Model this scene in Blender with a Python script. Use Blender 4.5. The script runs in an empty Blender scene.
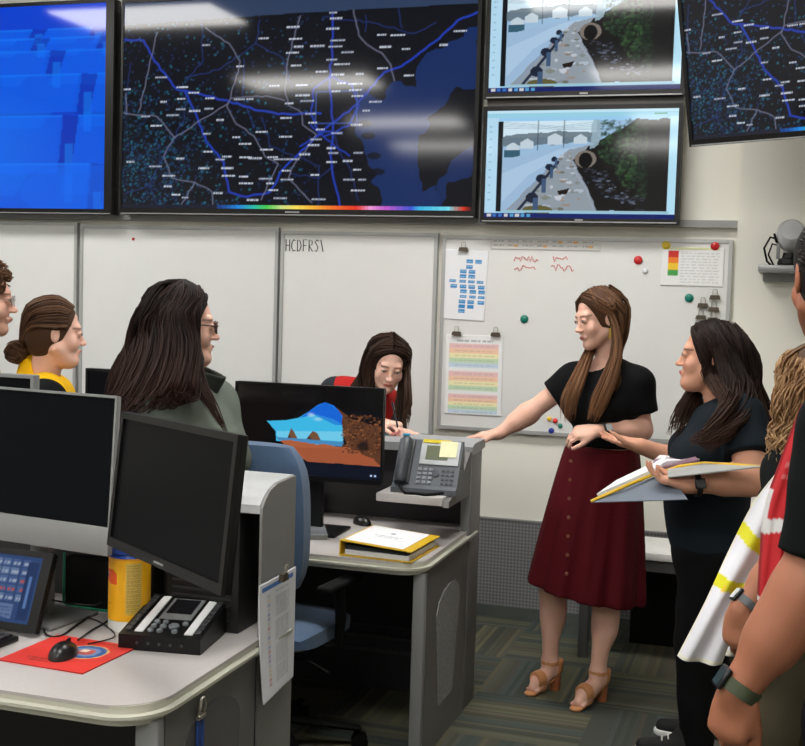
import bpy, bmesh, math, random
import numpy as np
from mathutils import Vector, Matrix
random.seed(7); rng=np.random.default_rng(7)
SC=bpy.context.scene; COL=SC.collection
PI=math.pi
# ---------------------------------------------------------------- camera model
F=1200.; CX,CY=402.5,373.; HC=1.68
_d=np.array([782-CX,302-CY,F]);_d/=np.linalg.norm(_d)
_n=np.cross(_d,np.array([1,.030,0.]));_n/=np.linalg.norm(_n)
if _n[1]>0:_n=-_n
_r=np.cross(_d,-_n)
if _r[0]<0:_r=-_r
CM=np.stack([_r,_d,_n])
def _ray(x,y): return CM@np.array([x-CX,y-CY,F])
def atY(x,y,Y):
    v=_ray(x,y);p=v*Y/v[1];p[2]+=HC;return Vector(p)
def atZ(x,y,z):
    v=_ray(x,y);p=v*(z-HC)/v[2];p[2]+=HC;return Vector(p)
def atX(x,y,X):
    v=_ray(x,y);p=v*X/v[0];p[2]+=HC;return Vector(p)
cam=bpy.data.cameras.new('camera'); camo=bpy.data.objects.new('camera',cam); COL.objects.link(camo)
# blender camera: x right, y up, -z forward
Rm=Matrix([[CM[0][0],-CM[0][1],-CM[0][2]],[CM[1][0],-CM[1][1],-CM[1][2]],[CM[2][0],-CM[2][1],-CM[2][2]]])
camo.matrix_world=Matrix.Translation((0,0,HC))@Rm.to_4x4()
cam.sensor_fit='HORIZONTAL'; cam.sensor_width=36; cam.lens=F/805*36; cam.clip_start=.05
SC.camera=camo
# ---------------------------------------------------------------- materials
def lin(c):
    return tuple(((v/255)/12.92 if v/255<=.04045 else ((v/255+.055)/1.055)**2.4) for v in c)
MATS={}
def mat(name,c,rough=.6,metal=0,bump=0,bscale=200,var=.06,vscale=8,spec=.5,attr=False,coat=0,trans=0,sheen=0,sss=0):
    if name in MATS: return MATS[name]
    m=bpy.data.materials.new(name); m.use_nodes=True; nt=m.node_tree; N=nt.nodes; L=nt.links
    b=N['Principled BSDF']; b.inputs['Roughness'].default_value=rough; b.inputs['Metallic'].default_value=metal
    b.inputs['Specular IOR Level'].default_value=spec; b.inputs['Coat Weight'].default_value=coat
    b.inputs['Transmission Weight'].default_value=trans; b.inputs['Sheen Weight'].default_value=sheen
    if sss:
        b.inputs['Subsurface Weight'].default_value=sss; b.inputs['Subsurface Radius'].default_value=(1,.35,.2); b.inputs['Subsurface Scale'].default_value=.006
    tc=N.new('ShaderNodeTexCoord')
    no=N.new('ShaderNodeTexNoise'); no.inputs['Scale'].default_value=vscale; no.inputs['Detail'].default_value=3; L.new(tc.outputs['Object'],no.inputs['Vector'])
    mr=N.new('ShaderNodeMapRange'); mr.inputs[1].default_value=.3; mr.inputs[2].default_value=.7; mr.inputs[3].default_value=1-var; mr.inputs[4].default_value=1+var
    L.new(no.outputs['Fac'],mr.inputs[0])
    mx=N.new('ShaderNodeMix'); mx.data_type='RGBA'; mx.blend_type='MULTIPLY'; mx.inputs[0].default_value=1
    cl=lin(c)
    if attr:
        at=N.new('ShaderNodeAttribute'); at.attribute_name='Col'; L.new(at.outputs['Color'],mx.inputs[6])
    else: mx.inputs[6].default_value=(*cl,1)
    L.new(mr.outputs[0],mx.inputs[7]); L.new(mx.outputs[2],b.inputs['Base Color'])
    if bump:
        n2=N.new('ShaderNodeTexNoise'); n2.inputs['Scale'].default_value=bscale; L.new(tc.outputs['Object'],n2.inputs['Vector'])
        bp=N.new('ShaderNodeBump'); bp.inputs['Strength'].default_value=bump; bp.inputs['Distance'].default_value=.003
        L.new(n2.outputs['Fac'],bp.inputs['Height']); L.new(bp.outputs[0],b.inputs['Normal'])
    MATS[name]=m; return m
def emat(name,strength=1.,rough=.075,gloss=True,spec=.32):
    """screen: emission from the colour attribute under a glossy cover"""
    if name in MATS: return MATS[name]
    m=bpy.data.materials.new(name); m.use_nodes=True; N=m.node_tree.nodes; L=m.node_tree.links
    b=N['Principled BSDF']; b.inputs['Base Color'].default_value=(.004,.004,.005,1); b.inputs['Roughness'].default_value=rough
    b.inputs['Specular IOR Level'].default_value=spec
    at=N.new('ShaderNodeAttribute'); at.attribute_name='Col'; L.new(at.outputs['Color'],b.inputs['Emission Color']); b.inputs['Emission Strength'].default_value=strength
    MATS[name]=m; return m
# ---------------------------------------------------------------- object helpers
def tag(o,label=None,cat=None,group=None,kind=None):
    if label:o['label']=label
    if cat:o['category']=cat
    if group:o['group']=group
    if kind:o['kind']=kind
    return o
def thing(name,label,cat,loc=(0,0,0),rotz=0,group=None,rot=None):
    o=bpy.data.objects.new(name,None); COL.objects.link(o); o.empty_display_size=.05
    o.location=loc; o.rotation_euler=rot if rot else (0,0,rotz)
    return tag(o,label,cat,group)
class MB:
    def __init__(s): s.v=[];s.f=[];s.m=[];s.c=[]
    def add(s,vs,fs,mi=0,col=None):
        k=len(s.v); s.v+= [tuple(v) for v in vs]; s.f+=[tuple(i+k for i in f) for f in fs]; s.m+=[mi]*len(fs)
        s.c+=[col or (1,1,1)]*len(vs); return s
    def box(s,x0,x1,y0,y1,z0,z1,mi=0,b=0,M=None):
        bm=bmesh.new(); bmesh.ops.create_cube(bm,size=1)
        for v in bm.verts: v.co=Vector(((x0+x1)/2+v.co.x*(x1-x0),(y0+y1)/2+v.co.y*(y1-y0),(z0+z1)/2+v.co.z*(z1-z0)))
        if b: bmesh.ops.bevel(bm,geom=list(bm.edges),offset=b,segments=2,affect='EDGES',profile=.5)
        return s.bm(bm,mi,M)
    def bm(s,bm,mi=0,M=None,col=None):
        bm.verts.ensure_lookup_table(); bm.verts.index_update()
        vs=[(M@v.co if M else v.co)[:] for v in bm.verts]; fs=[[v.index for v in f.verts] for f in bm.faces]
        bm.free(); return s.add(vs,fs,mi,col)
    def lathe(s,prof,n=24,M=None,mi=0,col=None):
        vs=[];fs=[]
        for r,z in prof:
            for i in range(n): a=2*PI*i/n; vs.append((r*math.cos(a),r*math.sin(a),z))
        for j in range(len(prof)-1):
            for i in range(n): fs.append((j*n+i,j*n+(i+1)%n,(j+1)*n+(i+1)%n,(j+1)*n+i))
        if prof[0][0]>1e-6: fs.append(tuple(range(n))[::-1])
        if prof[-1][0]>1e-6: fs.append(tuple((len(prof)-1)*n+i for i in range(n)))
        if M: vs=[(M@Vector(v))[:] for v in vs]
        return s.add(vs,fs,mi,col)
    def tube(s,pts,r,n=8,mi=0,col=None,closed=False,flat=1.):
        pts=[Vector(p) for p in pts]; K=len(pts)
        rr=r if isinstance(r,(list,tuple)) else [r]*K
        vs=[];fs=[];up=Vector((0,0,1)); prev=None
        for i,p in enumerate(pts):
            a=pts[(i-1)%K] if (i>0 or closed) else p; b=pts[(i+1)%K] if (i<K-1 or closed) else p
            t=(b-a).normalized() if (b-a).length>1e-9 else Vector((0,0,1))
            if prev is None:
                u=t.cross(up)
                if u.length<.05: u=t.cross(Vector((1,0,0)))
            else: u=prev-t*prev.dot(t)
            if u.length<1e-6: u=t.orthogonal()
            u.normalize(); w=t.cross(u); prev=u
            for k in range(n):
                an=2*PI*k/n; vs.append((p+u*math.cos(an)*rr[i]+w*math.sin(an)*rr[i]*flat)[:])
        for i in range(K-1+(1 if closed else 0)):
            for k in range(n):
                a=i*n+k;b=i*n+(k+1)%n;c=((i+1)%K)*n+(k+1)%n;d=((i+1)%K)*n+k; fs.append((a,b,c,d))
        if not closed: fs.append(tuple(range(n))[::-1]); fs.append(tuple((K-1)*n+k for k in range(n)))
        return s.add(vs,fs,mi,col)
    def prism(s,poly,h,M=None,mi=0,b=0,col=None):
        """poly in XY extruded 0..h in Z"""
        bm=bmesh.new(); vs=[bm.verts.new((p[0],p[1],0)) for p in poly]; f=bm.faces.new(vs)
        r=bmesh.ops.extrude_face_region(bm,geom=[f])
        for v in r['geom']:
            if isinstance(v,bmesh.types.BMVert): v.co.z+=h
        bmesh.ops.recalc_face_normals(bm,faces=list(bm.faces))
        if b: bmesh.ops.bevel(bm,geom=[e for e in bm.edges if abs(e.verts[0].co.z-e.verts[1].co.z)<1e-6],offset=b,segments=2,affect='EDGES')
        return s.bm(bm,mi,M,col)
    def build(s,name,mats,parent=None,smooth=None,colors=False):
        me=bpy.data.meshes.new(name); me.from_pydata(s.v,[],s.f)
        mats=mats if isinstance(mats,(list,tuple)) else [mats]
        for m in mats: me.materials.append(m)
        if len(mats)>1: me.polygons.foreach_set('material_index',s.m)
        if colors:
            a=me.color_attributes.new('Col','FLOAT_COLOR','POINT'); a.data.foreach_set('color',np.array([(*c,1) for c in s.c],dtype=np.float32).ravel())
        bm=bmesh.new(); bm.from_mesh(me); bmesh.ops.recalc_face_normals(bm,faces=list(bm.faces)); bm.to_mesh(me); bm.free()
        if smooth is not None:
            me.polygons.foreach_set('use_smooth',[True]*len(me.polygons))
            me.set_sharp_from_angle(angle=math.radians(smooth))
        o=bpy.data.objects.new(name,me); COL.objects.link(o)
        if parent: o.parent=parent
        return o
def box_obj(name,x0,x1,y0,y1,z0,z1,m,parent=None,b=0):
    return MB().box(x0,x1,y0,y1,z0,z1,b=b).build(name,m,parent,smooth=40 if b else None)
def struct(o): o['kind']='structure'; return o
def copy_tree(o,parent=None):
    c=o.copy(); COL.objects.link(c); c.parent=parent
    for ch in list(o.children): copy_tree(ch,c)
    return c
# ---------------------------------------------------------------- raster pictures drawn in code (as coloured grids)
class Img:
    def __init__(s,w,h,bg,x0=0,y0=0,sc=1.):   # coords (x,y) map to ((x-x0)*sc,(y-y0)*sc)
        s.w,s.h=int(w*sc)+1,int(h*sc)+1; s.sc=sc;s.x0=x0;s.y0=y0
        s.a=np.ones((s.h,s.w,3))*np.array(lin(bg)); yy,xx=np.mgrid[0:s.h,0:s.w]; s.X=xx/sc+x0; s.Y=yy/sc+y0
    def blend(s,al,c): s.a=s.a*(1-al[...,None])+np.array(lin(c))*al[...,None]
    def line(s,pts,c,w=1.,al=1.,jit=0):
        if jit:
            q=[pts[0]]
            for a,b in zip(pts[:-1],pts[1:]):
                n=max(1,int(math.hypot(b[0]-a[0],b[1]-a[1])/5))
                for i in range(1,n+1): q.append((a[0]+(b[0]-a[0])*i/n+(random.uniform(-jit,jit) if i<n else 0),a[1]+(b[1]-a[1])*i/n+(random.uniform(-jit,jit) if i<n else 0)))
            pts=q
        D=np.full(s.X.shape,1e9)
        for (ax,ay),(bx,by) in zip(pts[:-1],pts[1:]):
            m=w+2; i0=max(0,int((min(ay,by)-m-s.y0)*s.sc));i1=int((max(ay,by)+m-s.y0)*s.sc)+2;j0=max(0,int((min(ax,bx)-m-s.x0)*s.sc));j1=int((max(ax,bx)+m-s.x0)*s.sc)+2
            if i1<=i0 or j1<=j0: continue
            X=s.X[i0:i1,j0:j1];Y=s.Y[i0:i1,j0:j1]; L2=(bx-ax)**2+(by-ay)**2+1e-9
            t=np.clip(((X-ax)*(bx-ax)+(Y-ay)*(by-ay))/L2,0,1); d=np.hypot(X-ax-t*(bx-ax),Y-ay-t*(by-ay))
            D[i0:i1,j0:j1]=np.minimum(D[i0:i1,j0:j1],d)
        s.blend(np.clip(.5+(w/2-D)*s.sc,0,1)*al,c)
    def rect(s,x0,y0,x1,y1,c,al=1.):
        m=((s.X>=x0)&(s.X<x1)&(s.Y>=y0)&(s.Y<y1)).astype(float)*al; s.blend(m,c)
    def poly(s,pts,c,al=1.,noise=0,soft=1.):
        X,Y=s.X,s.Y
        if noise: n=s.noise(9,noise);X=X+n;Y=Y+s.noise(7,noise)
        ins=np.zeros(X.shape,bool);k=len(pts)
        for i in range(k):
            (x1,y1),(x2,y2)=pts[i],pts[(i+1)%k]
            if y1==y2: continue
            ins^=((y1>Y)!=(y2>Y))&(X<(x2-x1)*(Y-y1)/(y2-y1)+x1)
        s.blend(ins.astype(float)*al,c)
    def ell(s,cx,cy,rx,ry,c,al=1.,soft=0):
        d=np.hypot((s.X-cx)/rx,(s.Y-cy)/ry)
        m=(d<1).astype(float) if not soft else np.clip((1-d)/soft,0,1); s.blend(m*al,c)
    def noise(s,period,amp):
        gh=int(s.h/s.sc/period)+3;gw=int(s.w/s.sc/period)+3; g=rng.uniform(-1,1,(gh,gw))
        fy=(s.Y-s.y0)/period;fx=(s.X-s.x0)/period;iy=fy.astype(int);ix=fx.astype(int);ty=fy-iy;tx=fx-ix; ty=ty*ty*(3-2*ty);tx=tx*tx*(3-2*tx)
        return amp*((g[iy,ix]*(1-tx)+g[iy,ix+1]*tx)*(1-ty)+(g[iy+1,ix]*(1-tx)+g[iy+1,ix+1]*tx)*ty)
    def words(s,x0,y0,x1,h,c,al=1.,word=5):
        x=x0
        while x<x1:
            w=random.uniform(.4,1.6)*word; s.rect(x,y0,min(x+w,x1),y0+h,c,al); x+=w+word*.35
def picture(name,img,W,H,m,parent,loc=(0,0,0),bend=None):
    """grid in local XZ plane facing -Y, size W x H, lower left corner at loc"""
    h,w=img.a.shape[:2]; 
    xs=np.linspace(0,W,w);zs=np.linspace(H,0,h); X,Z=np.meshgrid(xs,zs); Yv=np.zeros_like(X) if bend is None else bend(X/W,Z/H)
    co=np.stack([X+loc[0],Yv+loc[1],Z+loc[2]],-1).reshape(-1,3)
    idx=np.arange(h*w).reshape(h,w); q=np.stack([idx[1:,:-1],idx[1:,1:],idx[:-1,1:],idx[:-1,:-1]],-1).reshape(-1,4)
    me=bpy.data.meshes.new(name); me.vertices.add(h*w); me.vertices.foreach_set('co',co.ravel())
    me.loops.add(q.size); me.loops.foreach_set('vertex_index',q.ravel()); me.polygons.add(len(q)); me.polygons.foreach_set('loop_start',np.arange(0,q.size,4)); me.polygons.foreach_set('loop_total',np.full(len(q),4))
    me.update(calc_edges=True); me.validate()
    a=me.color_attributes.new('Col','FLOAT_COLOR','POINT'); a.data.foreach_set('color',np.concatenate([img.a.reshape(-1,3),np.ones((h*w,1))],1).astype(np.float32).ravel())
    me.materials.append(m); me.polygons.foreach_set('use_smooth',[True]*len(q))
    o=bpy.data.objects.new(name,me); COL.objects.link(o); o.parent=parent; return o
# ================================================================ ROOM
YW=6.05; ZC=3.5; XL,XR,YB=-7.2,2.6,-5.6
def worldpart(mb,name,m,root,smooth=None,colors=False):
    M=Matrix.LocRotScale(root.location,root.rotation_euler,None).inverted()
    mb.v=[(M@Vector(v))[:] for v in mb.v]
    return mb.build(name,m,root,smooth,colors)
wallm=mat('wall paint',(240,238,228),.75,var=.015,vscale=2,bump=.15,bscale=300)
ceilm=mat('ceiling tile',(205,204,200),.9,var=.03,vscale=30)
struct(box_obj('ceiling',XL,XR,YB,YW,ZC,ZC+.1,ceilm))
struct(box_obj('wall_back',XL,XR,YW,YW+.12,0,ZC,wallm))
struct(box_obj('wall_left',XL-.12,XL,YB,YW,0,ZC,wallm))
struct(box_obj('wall_right',XR,XR+.12,YB,YW,0,ZC,wallm))
struct(box_obj('wall_front',XL,XR,YB-.12,YB,0,ZC,wallm))
YP=5.88; XP=atY(738,220,YP).x
struct(box_obj('wall_pier',XP,XR,YP,YW,0,ZC,wallm))
# carpet tiles
def carpet():
    m=bpy.data.materials.new('carpet tiles'); m.use_nodes=True; nt=m.node_tree;N=nt.nodes;L=nt.links;b=N['Principled BSDF']; b.inputs['Roughness'].default_value=.95; b.inputs['Specular IOR Level'].default_value=.1
    tc=N.new('ShaderNodeTexCoord'); sp=N.new('ShaderNodeSeparateXYZ'); L.new(tc.outputs['Object'],sp.inputs[0])
    def mth(op,a,bv=None,c=None):
        n=N.new('ShaderNodeMath');n.operation=op
        for i,v in enumerate((a,bv,c)):
            if v is None: continue
            if isinstance(v,(int,float)): n.inputs[i].default_value=v
            else: L.new(v,n.inputs[i])
        return n.outputs[0]
    T=.5
    xs=mth('DIVIDE',mth('ADD',sp.outputs[0],20.147),T); ys=mth('DIVIDE',mth('ADD',sp.outputs[1],20.15),T)
    ix=mth('FLOOR',xs);iy=mth('FLOOR',ys); par=mth('MODULO',mth('ADD',ix,iy),2)
    fx=mth('FRACT',xs);fy=mth('FRACT',ys)
    def mix(a,bv,f):
        return mth('ADD',mth('MULTIPLY',a,mth('SUBTRACT',1,f)),mth('MULTIPLY',bv,f))
    co=mix(fx,fy,par)
    st=mth('FLOOR',mth('MULTIPLY',co,26)); st2=mth('FLOOR',mth('MULTIPLY',co,7))
    cv=N.new('ShaderNodeCombineXYZ');L.new(st,cv.inputs[0]);L.new(ix,cv.inputs[1]);L.new(iy,cv.inputs[2])
    wn=N.new('ShaderNodeTexWhiteNoise');L.new(cv.outputs[0],wn.inputs['Vector'])
    cv2=N.new('ShaderNodeCombineXYZ');L.new(st2,cv2.inputs[0]);L.new(ix,cv2.inputs[1]);L.new(iy,cv2.inputs[2])
    w2=N.new('ShaderNodeTexWhiteNoise');L.new(cv2.outputs[0],w2.inputs['Vector'])
    r=N.new('ShaderNodeValToRGB'); r.color_ramp.interpolation='CONSTANT'; e=r.color_ramp.elements
    cols=[(0,(74,78,72)),(.3,(62,66,62)),(.5,(96,94,74)),(.62,(80,88,84)),(.74,(112,106,84)),(.84,(88,78,68)),(.92,(68,72,66))]
    e[0].position=0;e[0].color=(*lin(cols[0][1]),1);e[1].position=cols[1][0];e[1].color=(*lin(cols[1][1]),1)
    for p,c in cols[2:]: q=e.new(p);q.color=(*lin(c),1)
    r2=N.new('ShaderNodeValToRGB'); r2.color_ramp.interpolation='CONSTANT'; e=r2.color_ramp.elements
    c2=[(0,(68,71,66)),(.4,(84,80,68)),(.6,(66,74,72)),(.8,(98,96,76))]
    e[0].position=0;e[0].color=(*lin(c2[0][1]),1);e[1].position=.4;e[1].color=(*lin(c2[1][1]),1)
    for p,c in c2[2:]: q=e.new(p);q.color=(*lin(c),1)
    L.new(wn.outputs[0],r.inputs[0]);L.new(w2.outputs[0],r2.inputs[0])
    mx=N.new('ShaderNodeMix');mx.data_type='RGBA';mx.inputs[0].default_value=.55;L.new(r.outputs[0],mx.inputs[6]);L.new(r2.outputs[0],mx.inputs[7])
    no=N.new('ShaderNodeTexNoise');no.inputs['Scale'].default_value=350;L.new(tc.outputs['Object'],no.inputs[0])
    m2=N.new('ShaderNodeMix');m2.data_type='RGBA';m2.blend_type='MULTIPLY';m2.inputs[0].default_value=1;L.new(mx.outputs[2],m2.inputs[6])
    mr=N.new('ShaderNodeMapRange');mr.inputs[3].default_value=.6;mr.inputs[4].default_value=1.7;L.new(no.outputs[0],mr.inputs[0]);L.new(mr.outputs[0],m2.inputs[7])
    L.new(m2.outputs[2],b.inputs['Base Color'])
    bp=N.new('ShaderNodeBump');bp.inputs['Strength'].default_value=.5;bp.inputs['Distance'].default_value=.004;L.new(no.outputs[0],bp.inputs['Height']);L.new(bp.outputs[0],b.inputs['Normal'])
    return m
struct(box_obj('floor',XL,XR,YB,YW,-.1,0,carpet()))
# wainscot with small diamond pattern and dark baseboard
def diamond():
    m=bpy.data.materials.new('diamond tread wainscot'); m.use_nodes=True;N=m.node_tree.nodes;L=m.node_tree.links;b=N['Principled BSDF'];b.inputs['Roughness'].default_value=.5
    tc=N.new('ShaderNodeTexCoord');mp=N.new('ShaderNodeMapping');mp.inputs['Rotation'].default_value=(0,math.radians(45),0);L.new(tc.outputs['Object'],mp.inputs[0])
    ck=N.new('ShaderNodeTexChecker');ck.inputs['Scale'].default_value=80;ck.inputs['Color1'].default_value=(*lin((104,104,106)),1);ck.inputs['Color2'].default_value=(*lin((134,135,138)),1)
    mp.inputs['Location'].default_value=(.003,.003,.003)
    L.new(mp.outputs[0],ck.inputs[0]);L.new(ck.outputs[0],b.inputs['Base Color']);return m
zw=atY(500,519,YW).z
struct(box_obj('trim_1',XL,XP,YW-.012,YW,.06,zw,diamond()))
struct(box_obj('trim_2',XL,XP,YW-.016,YW,zw,zw+.008,mat('wainscot cap',(150,150,150),.5)))
struct(box_obj('baseboard_back',XL,XP,YW-.02,YW,0,.06,mat('baseboard rubber',(82,88,84),.7)))
struct(box_obj('baseboard_pier',XP,XR,YP-.01,YP,0,.1,mat('baseboard rubber',(82,88,84),.7)))
# rail above the boards
za=atY(700,228,YW).z; 
alu=mat('brushed aluminium',(165,166,168),.4,metal=.6)
struct(box_obj('trim_3',XL,XP-.0,YW-.05,YW,za,za+.035,mat('grey rail',(150,151,150),.5)))
# ceiling light fixtures
lightm=bpy.data.materials.new('lamp diffuser'); lightm.use_nodes=True; _b=lightm.node_tree.nodes['Principled BSDF']; _b.inputs['Base Color'].default_value=(.8,.8,.8,1)
_b.inputs['Emission Color'].default_value=(1,.975,.93,1); LSTR=24.0; _b.inputs['Emission Strength'].default_value=LSTR
def troffer(x,y,lab):
    t=thing('ceiling_light',lab,'ceiling light',(x,y,ZC),0,'ceiling lights')
    MB().box(-.62,.62,-.32,.32,-.02,0).build('frame',mat('white enamel',(225,225,225),.4),t)
    MB().box(-.6,.6,-.28,.28,-.028,-.02).build('diffuser',lightm,t)
YS=5.90
def mir(px,py):
    p=atZ(px,py,ZC); return p.x,2*YS-p.y
r1=mir(148,14);r2=mir(310,80);r3=mir(142,124);r3b=mir(415,124);r4=mir(215,146);r4b=mir(448,147)
rows=[(r1[1],[r1[0],mir(640,22)[0],r1[0]-3.1]),(r2[1],[r2[0],r2[0]-2.9,r2[0]+3.1]),(r3[1],[r3[0],r3b[0],r3b[0]+3.0]),(r4[1],[r4[0],r4b[0],r4b[0]+2.8])]
print('ROWS',rows)
for j,(y,xs) in enumerate(rows):
    for i,x in enumerate(xs):
        if XL+.7<x<XR-.7: troffer(x,y,'white recessed ceiling light above the room, %s of row %s counted from the screens'%(('one','another','last')[i],('one','two','three','four')[j]))
w=bpy.data.worlds.new('world');SC.world=w;w.use_nodes=True;w.node_tree.nodes['Background'].inputs[0].default_value=(.9,.95,1,1);w.node_tree.nodes['Background'].inputs[1].default_value=.1

# ================================================================ WALL SCREENS
black=mat('black plastic',(11,11,12),.4,var=.02,spec=.3)
blackmatte=mat('matt black plastic',(9,9,10),.7,var=.02,spec=.2)
silver=mat('silver plastic',(146,148,148),.35,metal=.3,var=.02)
def wall_screen(lab,x0,x1,zb,zt,Y,img,bez=(.02,.02,.02,.035),rot=None,loc=None,logo=True,group=None,strength=1.):
    W=x1-x0;H=zt-zb
    t=thing('wall_screen',lab,'screen',loc or (x0,Y,zb),0,group,rot=rot)
    l,r,tp,bt=bez
    m=MB(); m.box(0,W,.02,.075,0,H,b=.004); m.box(0,W,-.004,.02,0,bt);m.box(0,W,-.004,.02,H-tp,H);m.box(0,l,-.004,.02,bt,H-tp);m.box(W-r,W,-.004,.02,bt,H-tp)
    m.build('frame',black,t,smooth=35)
    m=MB().box(W*.3,W*.7,.075,.11,H*.2,H*.8); m.build('wall_mount',blackmatte,t)
    MB().box(0.01,W-.01,-.006,-.003,0.002,.008).build('trim_strip',silver,t)
    if logo: MB().box(W*.49,W*.53,-.0062,-.004,bt*.45,bt*.45+.008).build('maker_mark',mat('mark grey',(150,150,150),.4),t)
    picture('display',img,W-l-r,H-tp-bt,emat('screen glow',strength),t,(l,.002,bt))
    return t
# --- map
def map_img():
    I=Img(360,218,(9,11,20),120,-3,1.15)
    # speckle of terrain
    for k in range(2000):
        x=random.gauss(150,38) ;y=random.gauss(165,42)
        if random.random()<.35: x=random.uniform(120,330);y=random.uniform(15,212)
        if x<119 or x>400: continue
        I.ell(x,y,random.uniform(.7,2.2),random.uniform(.7,2.),random.choice([(24,60,100),(26,80,120),(28,50,100),(36,110,130),(20,44,84)]),random.uniform(.35,.9),.6)
    water=[(372,92),(390,104),(402,88),(424,92),(424,72),(432,58),(452,52),(470,38),(480,30),(480,96),(462,92),(440,118),(432,132),(428,150),(424,172),(432,196),(446,190),(450,214),(396,214),(388,192),(380,168),(372,150),(362,132)]
    I.poly(water,(17,42,94),.95,noise=4)
    I.poly([(480,148),(462,160),(452,178),(444,190),(440,214),(448,214),(458,188),(480,180)],(16,40,90),.9,noise=4)
    for px,py in ((378,140),(384,160),(374,128),(388,176)): I.ell(px,py,7,3.5,(10,13,24),.9)
    dim=(30,50,110)
    for pts in ([(123,200),(150,190),(188,120),(190,92)],[(188,78),(224,70),(262,44),(266,20)],[(262,44),(290,60),(300,90)],[(330,20),(380,28),(420,40),(440,30)],[(372,20),(372,36)],[(404,12),(408,34)],[(204,20),(207,60),(190,80)],[(270,120),(280,150),(300,158),(330,170),(330,212)],[(250,60),(250,100),(262,130)],[(300,178),(330,182),(345,170)],[(345,140),(352,160),(362,175),(370,205)],[(128,60),(122,110)],[(150,190),(160,212)]):
        I.line(pts,dim,1.0,.8,jit=1.2)
    blue=(30,58,170)
    for pts,w in (([(120,35),(142,37),(154,59),(179,89),(234,102),(262,112),(287,117),(330,117)],2.0),([(188,92),(202,120),(212,145),(231,166),(237,197),(256,202),(280,197),(293,173),(330,136),(345,125),(366,108),(392,77),(408,72),(439,49),(460,29),(480,21)],2.0),([(339,16),(340,55),(338,80),(341,110),(343,140),(341,160),(345,185),(352,212)],1.8),([(340,80),(322,92),(320,117),(330,136)],1.6),([(338,80),(360,88),(368,110),(358,130),(334,140)],1.6),([(320,128),(345,150),(360,160)],1.3),([(310,150),(335,135),(352,137)],1.6)):
        I.line(pts,blue,w,.95,jit=1.)
    for pts in ([(157,29),(149,59),(145,80),(138,111)],[(120,113),(126,114),(157,117),(177,139),(166,160),(175,182),(200,187),(219,197),(220,210)],[(177,140),(234,105)],[(209,26),(234,43),(246,62),(237,99),(233,108),(243,126),(262,139),(274,160),(288,168),(271,205)],[(307,18),(296,59),(293,92),(297,108),(311,116),(312,128),(326,138),(318,150),(302,172),(299,182),(323,207)],[(237,100),(274,98),(293,103)],[(360,14),(366,40),(374,49),(389,58),(398,70),(402,86)],[(123,92),(124,113)],[(200,187),(186,210)]):
        I.line(pts,(112,114,138),1.0,.85,jit=.8)
    I.line([(325,95),(366,95),(366,127),(325,127),(325,95)],(60,90,170),.9,.9)
    labs=[(210,44),(246,67),(185,87),(162,76),(188,87),(198,93),(215,99),(184,99),(165,102),(184,110),(199,112),(246,101),(257,101),(282,88),(270,39),(300,29),(303,41),(306,49),(325,49),(343,22),(340,16),(340,32),(345,44),(343,50),(355,56),(350,68),(304,68),(340,63),(346,78),(310,88),(311,98),(316,104),(298,106),(310,88),(350,87),(364,88),(368,78),(390,73),(392,52),(404,41),(412,55),(416,81),(448,52),(463,39),(364,94),(366,100),(384,106),(375,115),(320,117),(322,126),(330,133),(326,143),(347,137),(341,152),(344,157),(366,129),(358,165),(369,157),(342,166),(324,149),(295,121),(226,122),(212,136),(214,155),(227,163),(235,172),(236,180),(252,181),(255,188),(275,183),(280,188),(303,163),(290,163),(276,153),(295,140),(270,135),(254,161),(264,162),(282,161),(297,184),(296,175),(326,179),(284,195),(291,203),(262,205),(368,174),(373,184),(369,195),(330,204),(360,184),(226,198),(184,162),(157,170),(129,165),(172,180),(171,191),(157,127),(124,88),(180,200),(190,203),(145,117),(175,116),(234,160),(253,147),(345,95),(315,158),(244,140),(388,40),(210,172),(214,110),(330,75),(300,55)]
    for x,y in labs:
        w=random.uniform(3.5,7.5); I.rect(x-w,y-1.1,x+w,y+1.1,(130,138,160),.4); I.words(x-w,y-.7,x+w,1.5,(205,212,225),.75,2.2)
    I.poly([(120,-4),(480,-4),(480,13),(300,15),(120,20)],(48,66,98),.8)
    I.words(456,4,477,2,(190,200,215),.8,3)
    cs=[(225,(20,60,130)),(245,(30,130,215)),(262,(40,190,170)),(275,(70,200,80)),(290,(200,220,130)),(305,(245,220,90)),(325,(245,170,50)),(342,(240,110,40)),(366,(225,50,30)),(380,(235,150,210)),(395,(190,90,200)),(420,(60,80,210)),(428,(60,180,225)),(455,(120,220,235)),(470,(210,50,30)),(480,(10,12,20))]
    for i in range(len(cs)-1):
        (a,c0),(b_,c1)=cs[i],cs[i+1]
        for k in range(4): I.rect(a+(b_-a)*k/4,210.5,a+(b_-a)*(k+1)/4,216,tuple(c0[q]+(c1[q]-c0[q])*k/4 for q in range(3)))
    I.rect(120,210.5,225,216,(18,22,40))
    return I
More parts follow.
